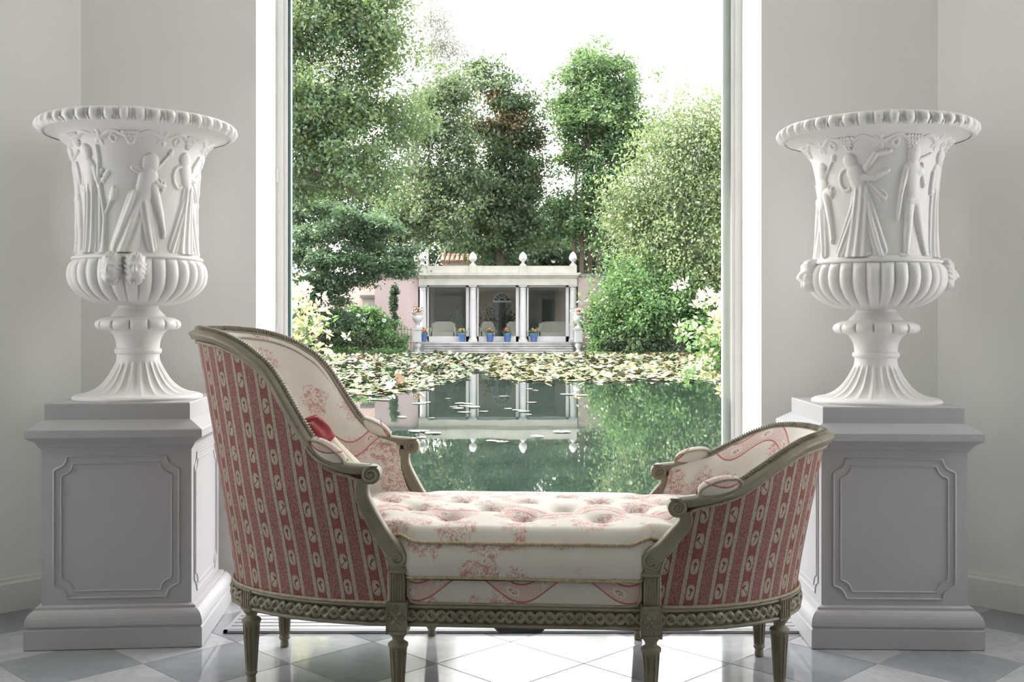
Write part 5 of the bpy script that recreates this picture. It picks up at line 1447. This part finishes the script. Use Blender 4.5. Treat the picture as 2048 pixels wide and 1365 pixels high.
cand = []
while len(cand) < 15000:
    Y = RNG.uniform(17.5, 44.4); px = RNG.uniform(555, 1525)
    py = HOR + (CAM_Z - WZ) * F_PX / Y
    if RNG.uniform(0, 1) > Y / 44.4: continue          # even cover of the water
    if in_mat(px, py): cand.append((px, py, Y))
cand.sort(key=lambda q: q[2])
near, far = cand[:230], cand[230:]
def pad_mix(px): 
    return RNG.choice(4, p=[.52, .10, .26, .12] if px < 980 else [.28, .38, .20, .14])
GP = 'lily pads at the near edge of the floating mat'
for px, py, Y in near:
    x = (px - 1024) / F_PX * Y; k = pad_mix(px)
    k_up = bool(RNG.uniform() < .45)
    o = link('lily_pad', pads_me[2 * k + k_up], None, (x, Y, WZ + .006 + RNG.uniform(0, .012)), RNG.uniform(0, 6.28))
    s = RNG.uniform(.07, .13); o.scale = (s, s, .13)
    tag(o, ('green', 'yellow', 'pale', 'russet')[k] + (' curled' if k_up else ' flat') + ' lily pad at the ' + ('left' if px < 700 else 'middle' if px < 800 else 'right') + ' of the mat\'s near edge', 'lily pad', GP)
singles = [(748, 800, 30), (770, 801, 26), (838, 808, 30), (852, 806, 20), (896, 798.6, 14), (922, 808, 26), (936, 809, 20), (916, 817.7, 24), (908, 815, 18), (946, 815.4, 30), (930, 813, 24), (928, 826, 28), (967, 824.5, 20), (1008, 794, 20), (1063, 806, 22), (1016, 818.6, 16), (1034, 821.6, 20), (1048, 824, 26), (1058, 779, 16), (1071, 782, 12), (804, 835.6, 20), (863, 838, 14), (838, 864, 44), (866, 867.7, 34), (843, 876, 20), (985, 884, 26), (1005, 885.5, 26), (1075, 874.5, 26), (1124, 865, 36), (1134, 790, 28), (1163, 791.8, 26), (1234, 783.6, 8), (1057, 831, 14)]
for px, py, w_ in singles:
    x, Y = on_water(px, py); r_ = w_ / 2 * Y / F_PX
    o = link('lily_pad', pads_me[4], None, (x, Y, WZ + .006 + RNG.uniform(0, .006)), RNG.uniform(0, 6.28)); o.scale = (r_, r_, .10)
    zx = 'below the pink wall reflection' if px < 800 else 'left of the reflected columns' if px < 880 else 'on the reflected left bay' if px < 980 else 'on the reflected right bays' if px < 1100 else 'right of the reflected pavilion'
    zd = 'far' if py < 803 else 'middle' if py < 850 else 'near'
    tag(o, ('large' if w_ > 24 else 'small') + ' lone lily pad on open water, ' + zd + ' row, ' + zx, 'lily pad', 'lone lily pads on open water')
groups = [[[], [], 0] for _ in range(4)]
Vp, Fp = pad_geo(1.0, .18, 9)
Fp4 = [f for f in Fp]
for px, py, Y in far:
    x = (px - 1024) / F_PX * Y; k = pad_mix(px); g_ = groups[k]
    a = RNG.uniform(0, 6.28); s = RNG.uniform(.055, .105); tl = RNG.normal(size=2) * .07
    if RNG.uniform() < .12: tl = RNG.normal(size=2) * .35
    R_ = np.array([[math.cos(a), -math.sin(a)], [math.sin(a), math.cos(a)]]); P = Vp.copy(); P[:, :2] = P[:, :2] @ R_.T; P *= s
    P[:, 2] += P[:, 0] * tl[0] + P[:, 1] * tl[1] + abs(tl).max() * s * .9
    P += np.array([x, Y, WZ + .005 + RNG.uniform(0, .015)])
    g_[0].append(P); g_[1] += [tuple(i + g_[2] for i in f) for f in Fp4]; g_[2] += len(P)
mat_o = tag(empty('lily_pad_mat', (0, 35, WZ)), 'floating mat of green and yellow lily pads covering the far half of the pond', 'lily pads', None, 'stuff')
for k, nm in enumerate(('green_pads', 'yellow_pads', 'pale_pads', 'russet_pads')):
    V = np.concatenate(groups[k][0]) - np.array([0, 35, WZ]); me = raw_mesh(nm, V, groups[k][1], PADM[k], True); tag(link(nm, me, mat_o), kind='stuff')
for i in range(150):
    px, py, Y = cand[RNG.integers(0, len(cand))]
    o = link('water_lily', flower_me, None, ((px - 1024) / F_PX * Y, Y, WZ + .03), RNG.uniform(0, 6.28)); s = RNG.uniform(.8, 1.4); o.scale = (s, s, s)
    zx = 'left' if px < 800 else 'middle' if px < 1080 else 'right'; zd = 'far' if Y > 36 else 'near'
    tag(o, 'small white water lily flower in the ' + zd + ' ' + zx + ' part of the lily mat', 'water lily', 'white water lilies on the mat')
